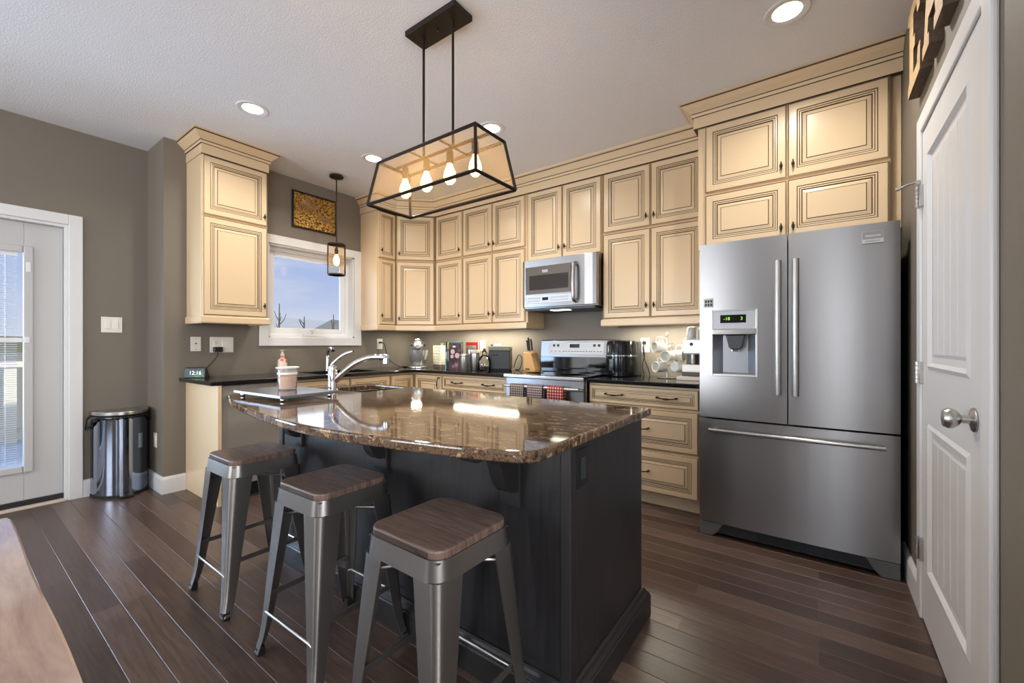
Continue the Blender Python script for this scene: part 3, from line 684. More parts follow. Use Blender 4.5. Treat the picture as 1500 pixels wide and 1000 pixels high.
# countertops with cut-outs
def slab(name, outer, holes, z0, z1, material, parent=None, bev=.006):
    bm = bmesh.new(); edges = []
    for loop in [outer]+holes:
        vs_ = [bm.verts.new((p[0], p[1], z1)) for p in loop]
        edges += [bm.edges.new((vs_[i], vs_[(i+1) % len(vs_)])) for i in range(len(vs_))]
    bmesh.ops.triangle_fill(bm, edges=edges, use_beauty=True, use_dissolve=False)
    g = bmesh.ops.extrude_face_region(bm, geom=list(bm.faces)); bmesh.ops.translate(bm, vec=(0, 0, z0-z1), verts=[v_ for v_ in g['geom'] if isinstance(v_, bmesh.types.BMVert)])
    bmesh.ops.dissolve_limit(bm, angle_limit=.01, verts=bm.verts, edges=bm.edges)
    bmesh.ops.recalc_face_normals(bm, faces=bm.faces)
    me = bpy.data.meshes.new(name); bm.to_mesh(me); bm.free(); me.materials.append(M[material])
    o = bpy.data.objects.new(name, me); COL.objects.link(o)
    if parent: o.parent = parent
    b_ = o.modifiers.new('edge', 'BEVEL'); b_.width = bev; b_.segments = 3; b_.limit_method = 'ANGLE'; b_.angle_limit = R(50)
    return o
tag(slab('countertop', [(XL+.002, 1.135), (-3.43, 1.135), (-3.42, 1.145), (-3.42, 2.955), (-2.212, 2.955), (-2.212, YB-.002), (XL+.002, YB-.002)], [[(-3.93, 2.0), (-3.52, 2.0), (-3.52, 2.63), (-3.93, 2.63)]], CB, CT, 'blackstone'), 'black stone countertop along the window wall and corner left of the range', 'countertop')
tag(slab('countertop', [(-1.448, 2.955), (-.640, 2.955), (-.640, YB-.002), (-1.448, YB-.002)], [], CB, CT, 'blackstone'), 'black stone countertop between the range and the refrigerator', 'countertop')
def basin(name, label, x0, x1, y0, y1, ztop, depth, t=.012):
    s_ = thing(name, label, 'sink', ((x0+x1)/2, (y0+y1)/2, ztop-depth)); hx, hy = (x1-x0)/2, (y1-y0)/2
    mb = MB().box(-hx, hx, -hy, hy, 0, t).box(-hx, -hx+t, -hy, hy, t, depth).box(hx-t, hx, -hy, hy, t, depth).box(-hx+t, hx-t, -hy, -hy+t, t, depth).box(-hx+t, hx-t, hy-t, hy, t, depth)
    mb.build('bowl', 'sinkdark', s_); MB().lathe([(.0, .0), (.035, .0), (.04, .004), (.03, .003), (0, .001)], 20, 0, (0, 0, t)).build('drain', 'chrome', s_)
    return s_
basin('sink', 'black sink set in the black counter under the window', -3.932, -3.518, 1.998, 2.632, CB-.001, .17)
# ------------------------------------------------------------------ island
il = thing('kitchen_island', 'dark espresso kitchen island base with corbels under the brown granite', 'island', (0, 0, 0))
IX0, IX1, IY0, IY1, IT, IB = -2.40, -.607, 1.13, 1.765, .878, .846
MB().box(IX0, IX1, IY0, IY0+.02, 0, IB-.0).box(IX1-.02, IX1, IY0+.02, IY1, 0, IB).box(IX0, IX0+.02, IY0+.02, IY1, 0, IB).box(IX0+.02, IX1-.02, IY1-.02, IY1, 0, IB).build('panel', 'espressowood', il, bevel=.001)
for xx, yy in ((IX1, IY0), (IX0, IY0)):
    s_ = 1 if xx == IX1 else -1
    mb = MB().box(min(xx-s_*.03, xx+s_*.008), max(xx-s_*.03, xx+s_*.008), yy-.008, yy+.03, .1, IB); mb.build('corner_post', 'espresso', il, bevel=.004)
MB().sweep([(IX0, IY1), (IX0, IY0), (IX1, IY0), (IX1, IY1), (IX0, IY1)][::1], [(0, 0), (.03, 0), (.03, .085), (.026, .09), (.026, .096), (.016, .106), (.012, .116), (.006, .122), (0, .122)]).build('base_molding', 'espresso', il, bevel=.001)
cp = [(1.13, .845), (.90, .845), (.895, .825), (.905, .812), (.925, .806), (.945, .808), (.962, .818), (.978, .824), (.995, .818), (1.012, .80), (1.026, .775), (1.038, .745), (1.05, .715), (1.065, .69), (1.085, .676), (1.10, .672), (1.13, .672)]
for xx in (-2.19, -1.50, -.82):
    MB().prism(cp, xx-.028, xx+.028, 'x').box(xx-.04, xx+.04, 1.112, 1.13, .62, .845).build('corbel', 'espresso', il, bevel=.003)
ot = MB().box(IX1, IX1+.007, 1.166, 1.242, .703, .822).build('outlet', 'black', il, bevel=.002)
MB().box(IX1+.007, IX1+.010, 1.187, 1.221, .728, .797).build('socket_face', 'charcoal', ot, bevel=.001)
curve = smooth_path([(-2.606, .99), (-2.585, .945), (-2.45, .895), (-2.227, .833), (-1.835, .765), (-1.565, .738), (-1.41, .733), (-1.243, .742), (-1.069, .765), (-.933, .79), (-.80, .818), (-.68, .85), (-.61, .878)], 4)
outer = [(p.x, p.y) for p in [Vector((a.x, a.y)) for a in [Vector((q[0], q[1], 0)) for q in curve]]]
outer += [(-.592, .89), (-.581, .91), (-.577, .95), (-.576, 1.80), (-2.515, 1.80), (-2.525, 1.79)]
SK = (-2.435, -2.095, 1.43, 1.755)
tag(slab('island_countertop', outer, [rrect(SK[0], SK[1], SK[2], SK[3], .02, 3)], IB, IT, 'granite', None, .008), 'polished brown granite island countertop with a bowed seating edge', 'countertop')
# prep sink: cut into the island, so its bowl hangs below the granite
basin('sink', 'small dark prep sink set in the brown granite island', SK[0]-.002, SK[1]+.002, SK[2]-.002, SK[3]+.002, IB-.001, .16)
# island faucet
fc = thing('faucet', 'chrome single lever faucet rising from the brown granite island', 'faucet', (-2.262, 1.352, IT))
MB().lathe([(.031, 0), (.031, .006), (.026, .012), (.025, .02), (.025, .118), (.021, .124), (.021, .13)], 24).build('body', 'chrome', fc)
sp = smooth_path([(.008, .006, .055), (.06, .03, .11), (.13, .065, .165), (.20, .10, .195), (.26, .13, .20), (.30, .15, .195)], 5)
MB().tube(sp, [.016]*12+[.015]*6+[.017]*4+[.020]*4, 14).lathe([(.019, 0), (.019, .03), (.015, .034)], 16, 0, (.295, .147, .165)).build('spout', 'chrome', fc)
lv = smooth_path([(0, 0, .128), (.0, .0, .15), (.03, .012, .185), (.075, .03, .215), (.125, .05, .232)], 4)
MB().lathe([(.021, .128), (.022, .14), (.016, .152), (0, .156)], 20).tube(lv, [.013]*8+[.011, .0105, .01, .009, .009, .009, .009, .008, .0075], 12).build('lever', 'chrome', fc)
# main sink faucet
fm = thing('faucet', 'chrome pull-out faucet behind the black sink under the window', 'faucet', (-4.0, 2.335, CT))
MB().lathe([(.028, 0), (.028, .008), (.022, .014), (.02, .06), (.018, .17), (.014, .185)], 20).build('body', 'chrome', fm)
MB().tube(smooth_path([(.0, 0, .15), (.03, -.01, .20), (.08, -.02, .222), (.13, -.03, .215), (.16, -.035, .20)], 4), .017, 14).build('spout', 'chrome', fm)
MB().tube([(-.005, 0, .185), (-.01, .004, .215)], [.012, .009]).tube([(-.012, .004, .21), (-.015, .035, .225)], .006).build('lever', 'black', fm)

# board and candle on island
bd = thing('serving_board', 'grey footed serving board on the left end of the island', 'board', (-2.253, 1.085, IT), R(2))
MB().box(-.235, .235, -.15, .15, .018, .032).build('board_slab', 'board', bd, bevel=.002)
for sx in (-.2, .2):
    for sy in (-.12, .12): MB().lathe([(.008, 0), (.011, .004), (.011, .012), (.008, .018)], 14, 0, (sx, sy, 0)).build('foot', 'chrome', bd)
cn = thing('candle_jar', 'glass candle jar with a white rim on the grey serving board', 'candle', (-2.268, 1.10, IT+.032))
MB().lathe([(0, 0), (.042, 0), (.045, .006), (.048, .10), (.050, .115), (.046, .115), (.044, .10), (.041, .01), (0, .008)], 32).build('jar', 'jar', cn)
MB().lathe([(0, .009), (.0405, .009), (.0432, .072), (.041, .074), (0, .072)], 28).build('wax', 'wax', cn)
MB().lathe([(.047, .112), (.056, .114), (.057, .12), (.047, .122), (.044, .118)], 32).build('rim', 'whitegloss', cn)
MB().lathe([(.0485, .082), (.0495, .09), (.0485, .092)], 32).build('band', 'whitegloss', cn)

# ------------------------------------------------------------------ bar stools
def leg_strip(mb, sx, sy, zt, zb, ht, hb, wt, wb, th=.0035, rt=.028, rb=.012, n=10):
    cols = []
    for k in range(n+1):
        t_ = k/n; z = zt+(zb-zt)*t_; e_ = .010*max(0, (t_-.8)/.2)**2
        h = ht+(hb-ht)*t_+e_; w_ = wt+(wb-wt)*t_ if t_ < .9 else wt+(wb-wt)*t_
        r_ = rt+(rb-rt)*t_
        sec = []
        for lay in (0, th):
            pts = [(h-w_, h-lay)]
            for j in range(7):
                a = R(90-15*j); pts.append((h-r_+(r_-lay)*cos(a), h-r_+(r_-lay)*sin(a)))
            pts.append((h-lay, h-w_)); sec += pts if lay == 0 else pts[::-1]
        cols.append([(sx*x, sy*y, z) for x, y in sec])
    m_ = len(cols[0]); V = [p for c_ in cols for p in c_]
    F = [(i*m_+j, i*m_+(j+1) % m_, (i+1)*m_+(j+1) % m_, (i+1)*m_+j) for i in range(n) for j in range(m_)]
    F += [tuple(range(m_)), tuple(n*m_+j for j in range(m_))]
    return mb.add(V, F, 0, True)
def make_stool(label, x, y, rot):
    s_ = thing('bar_stool', label, 'stool', (x, y, 0), rot, 'bar stools at the island')
    ZS = .642; HS = .145
    MB().prism(rrect(-HS, HS, -HS, HS, .045, 7), ZS-.026, ZS).build('seat', 'seatwood', s_, bevel=.006, angle=60)
    mb = MB(); top, bot = rrect(-HS-.003, HS+.003, -HS-.003, HS+.003, .046, 7), rrect(-HS-.010, HS+.010, -HS-.010, HS+.010, .05, 7)
    n = len(top)
    V = [(p[0], p[1], ZS-.022) for p in top]+[(p[0], p[1], ZS-.075) for p in bot]+[(p[0]*.98, p[1]*.98, ZS-.022) for p in top]+[(p[0]*.98, p[1]*.98, ZS-.075) for p in bot]
    F = []
    for k in range(n):
        q = (k+1) % n; F += [(k, q, n+q, n+k), (2*n+k, 2*n+q, 3*n+q, 3*n+k), (k, q, 2*n+q, 2*n+k), (n+k, n+q, 3*n+q, 3*n+k)]
    mb.add(V, F, 0, True)
    mb.box(-.14, .14, -.14, .14, ZS-.03, ZS-.0265)
    mb.build('seat_frame', 'gun', s_)
    for sx in (-1, 1):
        for sy in (-1, 1):
            lg = leg_strip(MB(), sx, sy, ZS-.072, .012, HS+.0085, .190, .088, .034).build('leg', 'gun', s_)
            MB().box(sx*.184-.014, sx*.184+.014, sy*.184-.014, sy*.184+.014, 0, .03).build('rubber_foot', 'rubber', lg, bevel=.003)
    hz = lambda z: HS+.008+(.190-HS-.008)*(ZS-.06-z)/(ZS-.072)
    for sy in (-1, 1):
        h = hz(.17)-.006; mb = MB().tube([(-h+.012, sy*h, .16), (-h+.03, sy*(h+.004), .168), (h-.03, sy*(h+.004), .168), (h-.012, sy*h, .16)], .0065, 10); mb.build('footrest', 'nickel', s_)
    for sx in (-1, 1):
        h = hz(.22)-.012; MB().box(sx*h-.003, sx*h+.003, -h, h, .208, .228).build('stretcher', 'gun', s_, bevel=.001)
    h = hz(.52)-.02
    for a in (1, -1): MB().tube([(-h, -h*a, .515), (-.02, -.02*a, .528), (.02, .02*a, .528), (h, h*a, .515)], .006, 8).build('cross_brace', 'gun', s_)
    return s_
st = make_stool('metal bar stool with wooden seat, farthest left of the three, nearest the dishwasher', -2.19, .902, R(0))
for lb, x, y, r_ in (('metal bar stool with wooden seat, middle one of the three at the island', -1.498, .900, 1), ('nearest metal bar stool with wooden seat, at the right end of the island front', -.885, .862, -1)):
    q = copy_tree(st); q.location = (x, y, 0); q.rotation_euler = (0, 0, R(r_)); q['label'] = lb

# dining table corner at lower left
tb = thing('dining_table', 'glossy rustic wooden dining table cut off by the lower left corner', 'table', (-1.0, -.36, 0))
edge = [(-.53+.04*k+0, .465+.0016*sin(k*.45)) for k in range(0, 29)]
poly = [(-.52, -.5)]+[(-.52, .46)]+edge[1:]+[(.62, -.5)]
MB().prism(poly, .71, .75).build('tabletop', 'tablewood', tb, bevel=.004, angle=50)
for sx in (-.42, .5):
    for sy in (-.4, .3): MB().box(sx-.04, sx+.04, sy-.04, sy+.04, 0, .71).build('leg', 'tablewood', tb, bevel=.004)
MB().box(-.4, .48, .31, .335, .62, .71).build('apron', 'tablewood', tb)

# ------------------------------------------------------------------ refrigerator
FX0, FX1, FY = -.588, .320, 2.745
fr = thing('refrigerator', 'stainless steel french door refrigerator with bottom freezer', 'refrigerator', (0, 0, 0))
MB().box(FX0+.012, FX1-.012, FY+.085, 3.52, .03, 1.735).build('cabinet_body', 'darksteel', fr, bevel=.004)
mid = -.137
def curved(x0, x1, z0, z1, y0, bulge, cx, half, thick=.075):
    n = 10; P = []
    for k in range(n+1):
        x = x0+(x1-x0)*k/n; u = (x-cx)/half; P.append((x, y0+bulge*u*u))
    P += [(x1, y0+thick), (x0, y0+thick)]
    return P
CX, HF = (FX0+FX1)/2, (FX1-FX0)/2
# left door with a dispenser opening: built from strips round the recess
dx0, dx1, dz0, dz1 = -.525, -.278, .962, 1.352
ld = MB()
for x0, x1, z0, z1 in ((FX0, dx0, .713, 1.752), (dx1, mid-.003, .713, 1.752), (dx0, dx1, .713, dz0), (dx0, dx1, dz1, 1.752)):
    ld.prism(curved(x0, x1, z0, z1, FY, .010, CX, HF), z0, z1)
ld = ld.build('fridge_door', 'steelv', fr)
o = MB().prism(curved(mid+.003, FX1, 0, 0, FY, .010, CX, HF), .713, 1.752); rd = o.build('fridge_door', 'steelv', fr)
o = MB().prism(curved(FX0, FX1, 0, 0, FY, .010, CX, HF), .085, .703); fz = o.build('freezer_drawer', 'steelv', fr)
def bar_handle(parent, p0, p1, off, w_=.011, name='handle'):
    p0, p1 = Vector(p0), Vector(p1); d_ = (p1-p0); n = 12; pts = [p0+d_*(k/n)+Vector((0, -off-.012*(1-(2*k/n-1)**2), 0)) for k in range(n+1)]
    mb = MB().tube(pts, w_, 14)
    for f_ in (.03, .97): mb.tube([p0+d_*f_, p0+d_*f_+Vector((0, -off, 0))], w_*.75, 12)
    return mb.build(name, 'steel', parent)
bar_handle(ld, (-.180, FY+.001, .875), (-.180, FY+.001, 1.605), .045, .0165)
bar_handle(rd, (-.100, FY+.001, .875), (-.100, FY+.001, 1.605), .045, .0165)
bar_handle(fz, (-.527, FY+.006, .645), (.262, FY+.006, .645), .045, .0115)
# dispenser
dp = MB(); dp.box(dx0-.0, dx0+.012, FY-.004, FY+.03, dz0, dz1).box(dx1-.012, dx1, FY-.004, FY+.03, dz0, dz1).box(dx0+.012, dx1-.012, FY-.004, FY+.03, dz0, dz0+.014).box(dx0+.012, dx1-.012, FY-.004, FY+.03, dz1-.006, dz1)
dp = dp.build('dispenser', 'nickel', ld, bevel=.002)
MB().box(dx0+.012, dx1-.012, FY-.001, FY+.03, 1.24, dz1-.006).build('control_panel', mat('grey_panel', (168, 170, 174), .35, .3), dp)
MB().box(-.472, -.338, FY-.002, FY, 1.275, 1.322).build('display', 'screen', dp)
text('-18', .026, 'digits', 'green', dp, (-.437, FY-.0028, 1.299), (R(90), 0, 0))
text('3', .026, 'digits', 'green', dp, (-.36, FY-.0028, 1.299), (R(90), 0, 0))
MB().box(dx0+.008, dx1-.008, FY-.012, FY+.03, 1.205, 1.24).build('dispenser_lip', 'steel', dp, bevel=.005)
GP = mat('silver_recess', (150, 152, 158), .3, .5)
a0, a1 = dx0+.012, dx1-.012
MB().add([(a0, FY, dz0+.014), (a0, FY, 1.205), (a0+.045, FY+.065, dz0+.02), (a0+.045, FY+.065, 1.205), (a1-.045, FY+.065, dz0+.02), (a1-.045, FY+.065, 1.205), (a1, FY, dz0+.014), (a1, FY, 1.205)],
         [(0, 1, 3, 2), (2, 3, 5, 4), (4, 5, 7, 6), (0, 2, 4, 6), (1, 3, 5, 7)]).build('recess', GP, dp)
MB().prism([(-.445, 1.205), (-.345, 1.205), (-.36, 1.135), (-.375, 1.12), (-.415, 1.12), (-.43, 1.135)], FY+.012, FY+.05, 'y').build('nozzle', 'charcoal', dp, bevel=.005)
MB().box(-.415, -.375, FY+.02, FY+.045, 1.108, 1.12).build('paddle', 'chrome', dp, bevel=.003)
bgd = MB().box(.175, .258, FY-.004, FY+.006, 1.652, 1.712).build('badge', 'nickel', rd, bevel=.001)
MB().box(.177, .256, FY-.0046, FY-.003, 1.673, 1.710).build('badge_field', mat('grey_field', (140, 138, 136), .4, .5), bgd)
text('FRIGIDAIRE', .0118, 'badge_text', 'whitegloss', bgd, (.2165, FY-.0048, 1.688), (R(90), 0, 0), .0004)
text('PROFESSIONAL', .0085, 'badge_text', 'slot', bgd, (.2165, FY-.0044, 1.662), (R(90), 0, 0), .0003)
sk = MB().box(-.563, -.513, FY+.002, FY+.012, 1.372, 1.425).build('sticker', mat('silver_sticker', (176, 174, 170), .4, .3), ld)
mb = MB()
for i in range(3):
    for j in range(2): mb.box(-.557+.015*i, -.546+.015*i, FY+.0012, FY+.003, 1.378+.021*j, 1.394+.021*j)
mb.build('sticker_print', 'slot', sk)
mb = MB().box(FX0+.09, FX1-.09, FY+.03, FY+.12, .018, .078)
for k in range(6): mb.box(FX0+.3, FX1-.12, FY+.026, FY+.03, .026+.008*k, .030+.008*k)
mb.build('grille', 'charcoal', fr)
for s_ in (-1, 1):
    x_ = FX0 if s_ < 0 else FX1; MB().prism([(x_, .0), (x_-s_*.07, .0), (x_-s_*.10, .03), (x_-s_*.13, .08), (x_, .08)], FY+.012, FY+.12, 'y').build('foot_cover', mat('grey_foot', (110, 112, 114), .4, .3), fr, bevel=.004)

# ------------------------------------------------------------------ microwave
mw = thing('microwave', 'stainless over-the-range microwave with dark window', 'microwave', (0, 0, 0))
mx0, mx1, mz0, mz1, my = -2.208, -1.474, 1.475, 1.908, 3.185
MB().box(mx0, mx1, my+.05, YB-.004, mz0, mz1).build('case', 'steel', mw, bevel=.003)
o = MB().prism([(mx0, my+.05), (mx0+.004, my+.012), (mx0+.03, my), (mx1-.10, my), (mx1-.03, my+.006), (mx1-.004, my+.022), (mx1, my+.05)], mz0+.008, mz1).build('front_panel', 'steelv', mw, bevel=.002)
md = MB().box(mx0+.045, -1.70, my-.006, my+.004, 1.60, 1.845).build('door', mat('taupe_glass', (120, 112, 106), .15, .4), mw, bevel=.003)
MB().box(-2.12, -1.725, my-.009, my-.005, 1.635, 1.765).build('window', mat('smoked_glass', (58, 54, 52), .1), md)
MB().box(-1.985, -1.925, my-.009, my-.005, 1.785, 1.81).build('badge', 'nickel', md)
MB().box(mx0+.045, -1.69, my-.003, my+.004, 1.515, 1.585).build('control_strip', mat('silver_strip', (190, 190, 192), .35, .4), mw, bevel=.002)
MB().box(-1.985, -1.925, my-.005, my, 1.54, 1.565).build('display', 'screen', mw)
mb = MB()
for k in range(7): mb.box(-2.14+.02*k, -2.128+.02*k, my-.0045, my, 1.532, 1.542).box(-2.14+.02*k, -2.128+.02*k, my-.0045, my, 1.556, 1.566)
for k in range(9): mb.box(-1.90+.02*k, -1.89+.02*k, my-.0045, my, 1.532, 1.542).box(-1.90+.02*k, -1.89+.02*k, my-.0045, my, 1.556, 1.566)
mb.build('buttons', mat('grey_button', (160, 160, 164), .4), mw)
mb = MB().tube(smooth_path([(-1.655, my-.002, 1.835), (-1.655, my-.04, 1.815), (-1.655, my-.052, 1.70), (-1.655, my-.052, 1.63), (-1.655, my-.04, 1.535), (-1.655, my-.002, 1.515)], 5), .017, 14); mb.build('handle', 'steel', mw)
MB().box(mx0+.03, mx1-.02, my+.02, YB-.02, mz0-.022, mz0).build('underside', 'charcoal', mw)
MB().box(-1.93, -1.76, my+.04, my+.12, mz0-.024, mz0-.02).build('task_light', 'led', mw)

# ------------------------------------------------------------------ range
rg = thing('range', 'stainless electric range with black glass cooktop', 'range', (0, 0, 0))
rx0, rx1, ry = -2.206, -1.454, 2.945
MB().box(rx0, rx1, ry+.03, YB-.01, .08, CT-.004).build('body', 'steel', rg, bevel=.003)
MB().box(rx0+.02, rx1-.02, ry+.06, YB-.05, 0, .08).build('base', 'rubber', rg)
MB().prism(rrect(rx0-.004, rx1+.004, ry-.03, 3.5, .03, 4), CT-.004, CT+.012).build('cooktop', 'blackgloss', rg, bevel=.004)
mb = MB().box(rx0-.006, rx1+.006, ry-.04, ry-.012, CT-.022, CT+.008); mb.build('front_trim', 'steel', rg, bevel=.008, seg=3)
for (x, y, r_) in ((-2.02, 3.10, .09), (-1.64, 3.10, .11), (-2.02, 3.36, .075), (-1.64, 3.36, .075)):
    MB().lathe([(r_-.002, 0), (r_, .0006), (r_+.002, 0)], 40, 0, (x, y, CT+.0125)).build('burner_ring', 'slot', rg)
od = MB().box(rx0+.004, rx1-.004, ry-.012, ry+.03, .30, .80).build('oven_door', 'steelv', rg, bevel=.004)
MB().box(rx0+.09, rx1-.09, ry-.015, ry-.01, .38, .70).build('oven_window', 'blackgloss', od)
MB().box(rx0+.004, rx1-.004, ry-.008, ry+.03, .805, CT-.024).build('vent_trim', 'steelv', rg, bevel=.002)
MB().box(rx0+.004, rx1-.004, ry-.012, ry+.03, .09, .29).build('storage_drawer', 'steelv', rg, bevel=.004)
mb = MB().tube([(rx0+.03, ry-.06, .80), (rx1-.02, ry-.06, .80)], .013, 14)
for xx in (rx0+.06, rx1-.05): mb.tube([(xx, ry-.012, .79), (xx, ry-.06, .80)], .010, 10)
mb.build('handle', 'steel', od)
MB().box(rx0+.004, rx1-.004, 3.505, YB-.01, CT+.012, 1.03).build('back_riser', 'blackgloss', rg)
bp = MB().prism([(3.50, 1.03), (3.515, 1.185), (3.53, 1.192), (YB-.01, 1.192), (YB-.01, 1.03)], rx0+.004, rx1-.004, 'x').build('back_panel', 'steelv', rg, bevel=.003)
def on_panel(x0, x1, z0, z1, name, material, lift=.003):
    f_ = lambda z: 3.50+.015*(z-1.03)/.155-lift
    MB().add([(x0, f_(z0), z0), (x1, f_(z0), z0), (x1, f_(z1), z1), (x0, f_(z1), z1), (x0, f_(z0)+lift, z0), (x1, f_(z0)+lift, z0), (x1, f_(z1)+lift, z1), (x0, f_(z1)+lift, z1)],
             [(0, 1, 2, 3), (0, 4, 5, 1), (3, 2, 6, 7), (0, 3, 7, 4), (1, 5, 6, 2)]).build(name, material, bp)
on_panel(-2.11, -1.545, 1.06, 1.168, 'control_field', mat('pale_panel', (196, 194, 190), .4, .3), .002)
on_panel(-1.885, -1.785, 1.118, 1.152, 'display', 'screen', .004)
for xx in (-2.055, -2.01, -1.635, -1.59): on_panel(xx-.012, xx+.012, 1.128, 1.15, 'control_mark', 'slot', .004)
mb = MB()
for xx in [-2.08+.045*k for k in range(4)]+[-1.95+.03*k for k in range(10)]+[-1.66+.03*k for k in range(4)]:
    mb.box(xx-.005, xx+.005, 3.499, 3.506, 1.082, 1.088)
mb.build('key_marks', 'slot', bp)
# towels over the oven handle
def towel(label, x0, x1, front, material):
    pts = []; n = 12; yc, zc, r_ = ry-.06, .80, .017
    prof = [(yc-r_-.002, front)]+[(yc-r_, zc-.02)]+[(yc+r_*cos(R(180-22.5*k)), zc+r_*sin(R(180-22.5*k))) for k in range(9)]+[(yc+r_, zc-.02), (yc+r_-.002, front+.05)]
    V = []; m_ = 10
    for k in range(m_+1):
        x = x0+(x1-x0)*k/m_
        for yy, zz in prof:
            wv_ = .003*sin(k*1.7)*(1 if zz < zc-.05 else .15); V.append((x-(x0+x1)/2, yy+(wv_ if yy < yc else -wv_*.3)-ry, zz-.8))
    p_ = len(prof); F = [(k*p_+j, k*p_+j+1, (k+1)*p_+j+1, (k+1)*p_+j) for k in range(m_) for j in range(p_-1)]
    o = MB().add(V, F, 0, True).build('dish_towel', material); o.location = ((x0+x1)/2, ry, .8)
    s_ = o.modifiers.new('cloth', 'SOLIDIFY'); s_.thickness = .003; s_.offset = 1
    tag(o, label, 'towel', 'towels on the oven handle')
towel('grey checked dish towel on the oven handle, left of the other two', -2.112, -1.972, .60, 'towelgrey')
towel('plum checked dish towel hanging between the grey and the red ones', -1.935, -1.79, .61, 'towelplum')
towel('red checked dish towel hanging on the oven handle', -1.745, -1.60, .60, 'towelred')

# ------------------------------------------------------------------ things on the counters
Zc = CT+.0005
# stand mixer
mxr = thing('stand_mixer', 'silver stand mixer with fluted bowl in the counter corner', 'mixer', (-3.66, 3.22, Zc), R(48))
# local: head points to -Y(front)
MB().prism(rrect(-.10, .10, -.16, .13, .08, 8), 0, .022).build('base', 'silver', mxr, bevel=.006, angle=60)
MB().lathe([(.045, .04), (.06, .045), (.065, .06), (.055, .075), (.06, .082)], 24, 0, (0, -.06, -.018)).lathe([(.06, .06), (.075, .075), (.095, .12), (.108, .175), (.113, .215), (.116, .217), (.113, .219), (.105, .175), (.09, .12), (.0, .07)], 28, 0, (0, -.06, -.018)).build('bowl', 'silver', mxr)
MB().prism([(-.05, .022), (.05, .022), (.042, .2), (-.042, .2)], .06, .125, 'y').build('column', 'silver', mxr, bevel=.012, seg=3)
prof = [(0, -.175), (.04, -.17), (.056, -.14), (.062, -.08), (.062, .04), (.055, .10), (.04, .135), (0, .145)]
MB().lathe(prof, 24, 0, (0, 0, .26), 'y', True, 1, 1.05).build('motor_head', 'silver', mxr)
MB().lathe([(.026, 0), (.03, .02), (.03, .05)], 18, 0, (0, -.06, .17)).lathe([(.045, 0), (.048, .02), (.045, .04)], 18, 0, (0, -.06, .195)).build('beater_hub', 'silver', mxr)
MB().lathe([(.012, -.078), (.012, -.062), (.008, -.06)], 12, 0, (0, -.03, .255), 'x').lathe([(.012, .06), (.012, .078), (.008, .08)], 12, 0, (0, -.03, .255), 'x').build('side_knob', 'black', mxr)
# cream canister tin
ct = thing('canister', 'cream ribbed bread tin with a round knob behind the cookbooks', 'tin', (-3.49, 3.43, Zc), R(-20))
mb = MB().prism(rrect(-.105, .105, -.075, .075, .03, 5), .03, .25)
mb.build('tin_body', 'creamtin', ct, bevel=.006, angle=60)
mb = MB()
for k in range(6): mb.prism(rrect(-.107, .107, -.077, .077, .032, 5), .06+.032*k, .072+.032*k)
mb.build('rib', 'creamtin', ct, bevel=.003, angle=60)
MB().prism(rrect(-.10, .10, -.07, .07, .03, 5), 0, .03).build('wooden_foot', 'seatwood', ct)
MB().lathe([(.012, .25), (.012, .262), (.024, .27), (.026, .282), (.018, .292), (0, .295)], 20).build('knob', 'nickel', ct)
# cookbooks, standing along the wall with covers partly turned to the room
def book(label, x, y, w_, h_, t_, rot, cover, extra=None, name='book'):
    b_ = thing(name, label, 'book', (x, y, Zc), rot, 'cookbooks on the counter')
    # spine faces -Y, thickness along X, page block inside
    MB().box(-t_/2, -t_/2+.003, 0, w_, 0, h_).box(t_/2-.003, t_/2, 0, w_, 0, h_).box(-t_/2+.003, t_/2-.003, 0, .004, 0, h_).build('cover', cover, b_)
    MB().box(-t_/2+.003, t_/2-.003, .004, w_-.004, .003, h_-.003).build('pages', 'paper', b_)
    if extra: extra(b_, w_, h_, t_)
    return b_
RB = R(-38)
def px(k): return (-3.285+.0*k, 3.25)
def ex1(b_, w_, h_, t_): MB().box(-.006, .006, -.001, .001, h_*.36, h_*.62).build('spine_title', 'paper', b_); MB().box(-t_/2, t_/2, -.0012, .001, h_*.80, h_-.01).build('spine_band', 'navy', b_)
def ex2(b_, w_, h_, t_): MB().box(-t_/2, t_/2, -.0012, .001, h_*.74, h_-.003).build('spine_band', 'lime', b_); MB().box(-.004, .004, -.0014, .001, h_*.3, h_*.68).build('spine_title', 'paper', b_)
def ex3(b_, w_, h_, t_):
    MB().box(t_/2-.001, t_/2+.0012, .01, w_-.004, .006, h_-.006).build('cover_picture', 'cover', b_)
    MB().box(t_/2, t_/2+.0016, .05, w_-.07, h_*.84, h_*.91).build('cover_title', 'paper', b_)
    mb = MB()
    for yy, zz, r_ in ((.05, .185, .026), (.105, .145, .028), (.042, .135, .02)):
        mb.lathe([(r_, 0), (r_, .0018)], 18, 0, (t_/2, yy, zz), 'x')
    mb.build('cover_print', 'pinkish', b_)
bx, by = -3.27, 3.19
book('pale narrow cookbook with its spine out beside the cream tin', -3.24, 3.235, .19, .275, .014, R(-6), 'paper')
book('teal spined cookbook standing on the counter', -3.207, 3.215, .20, .292, .024, R(-6), 'teal', ex1)
book('navy cookbook with a lime green spine top', -3.171, 3.205, .20, .285, .024, R(-6), 'navy', ex2)
b_ = book('plum cookbook with pink cakes on its cover, facing the room', -3.145, 3.195, .155, .272, .022, R(-78), 'plum', ex3)
b_ = book('bright red cookbook leaning behind the steel tumblers', -3.06, 3.37, .15, .285, .024, R(-80), 'red')
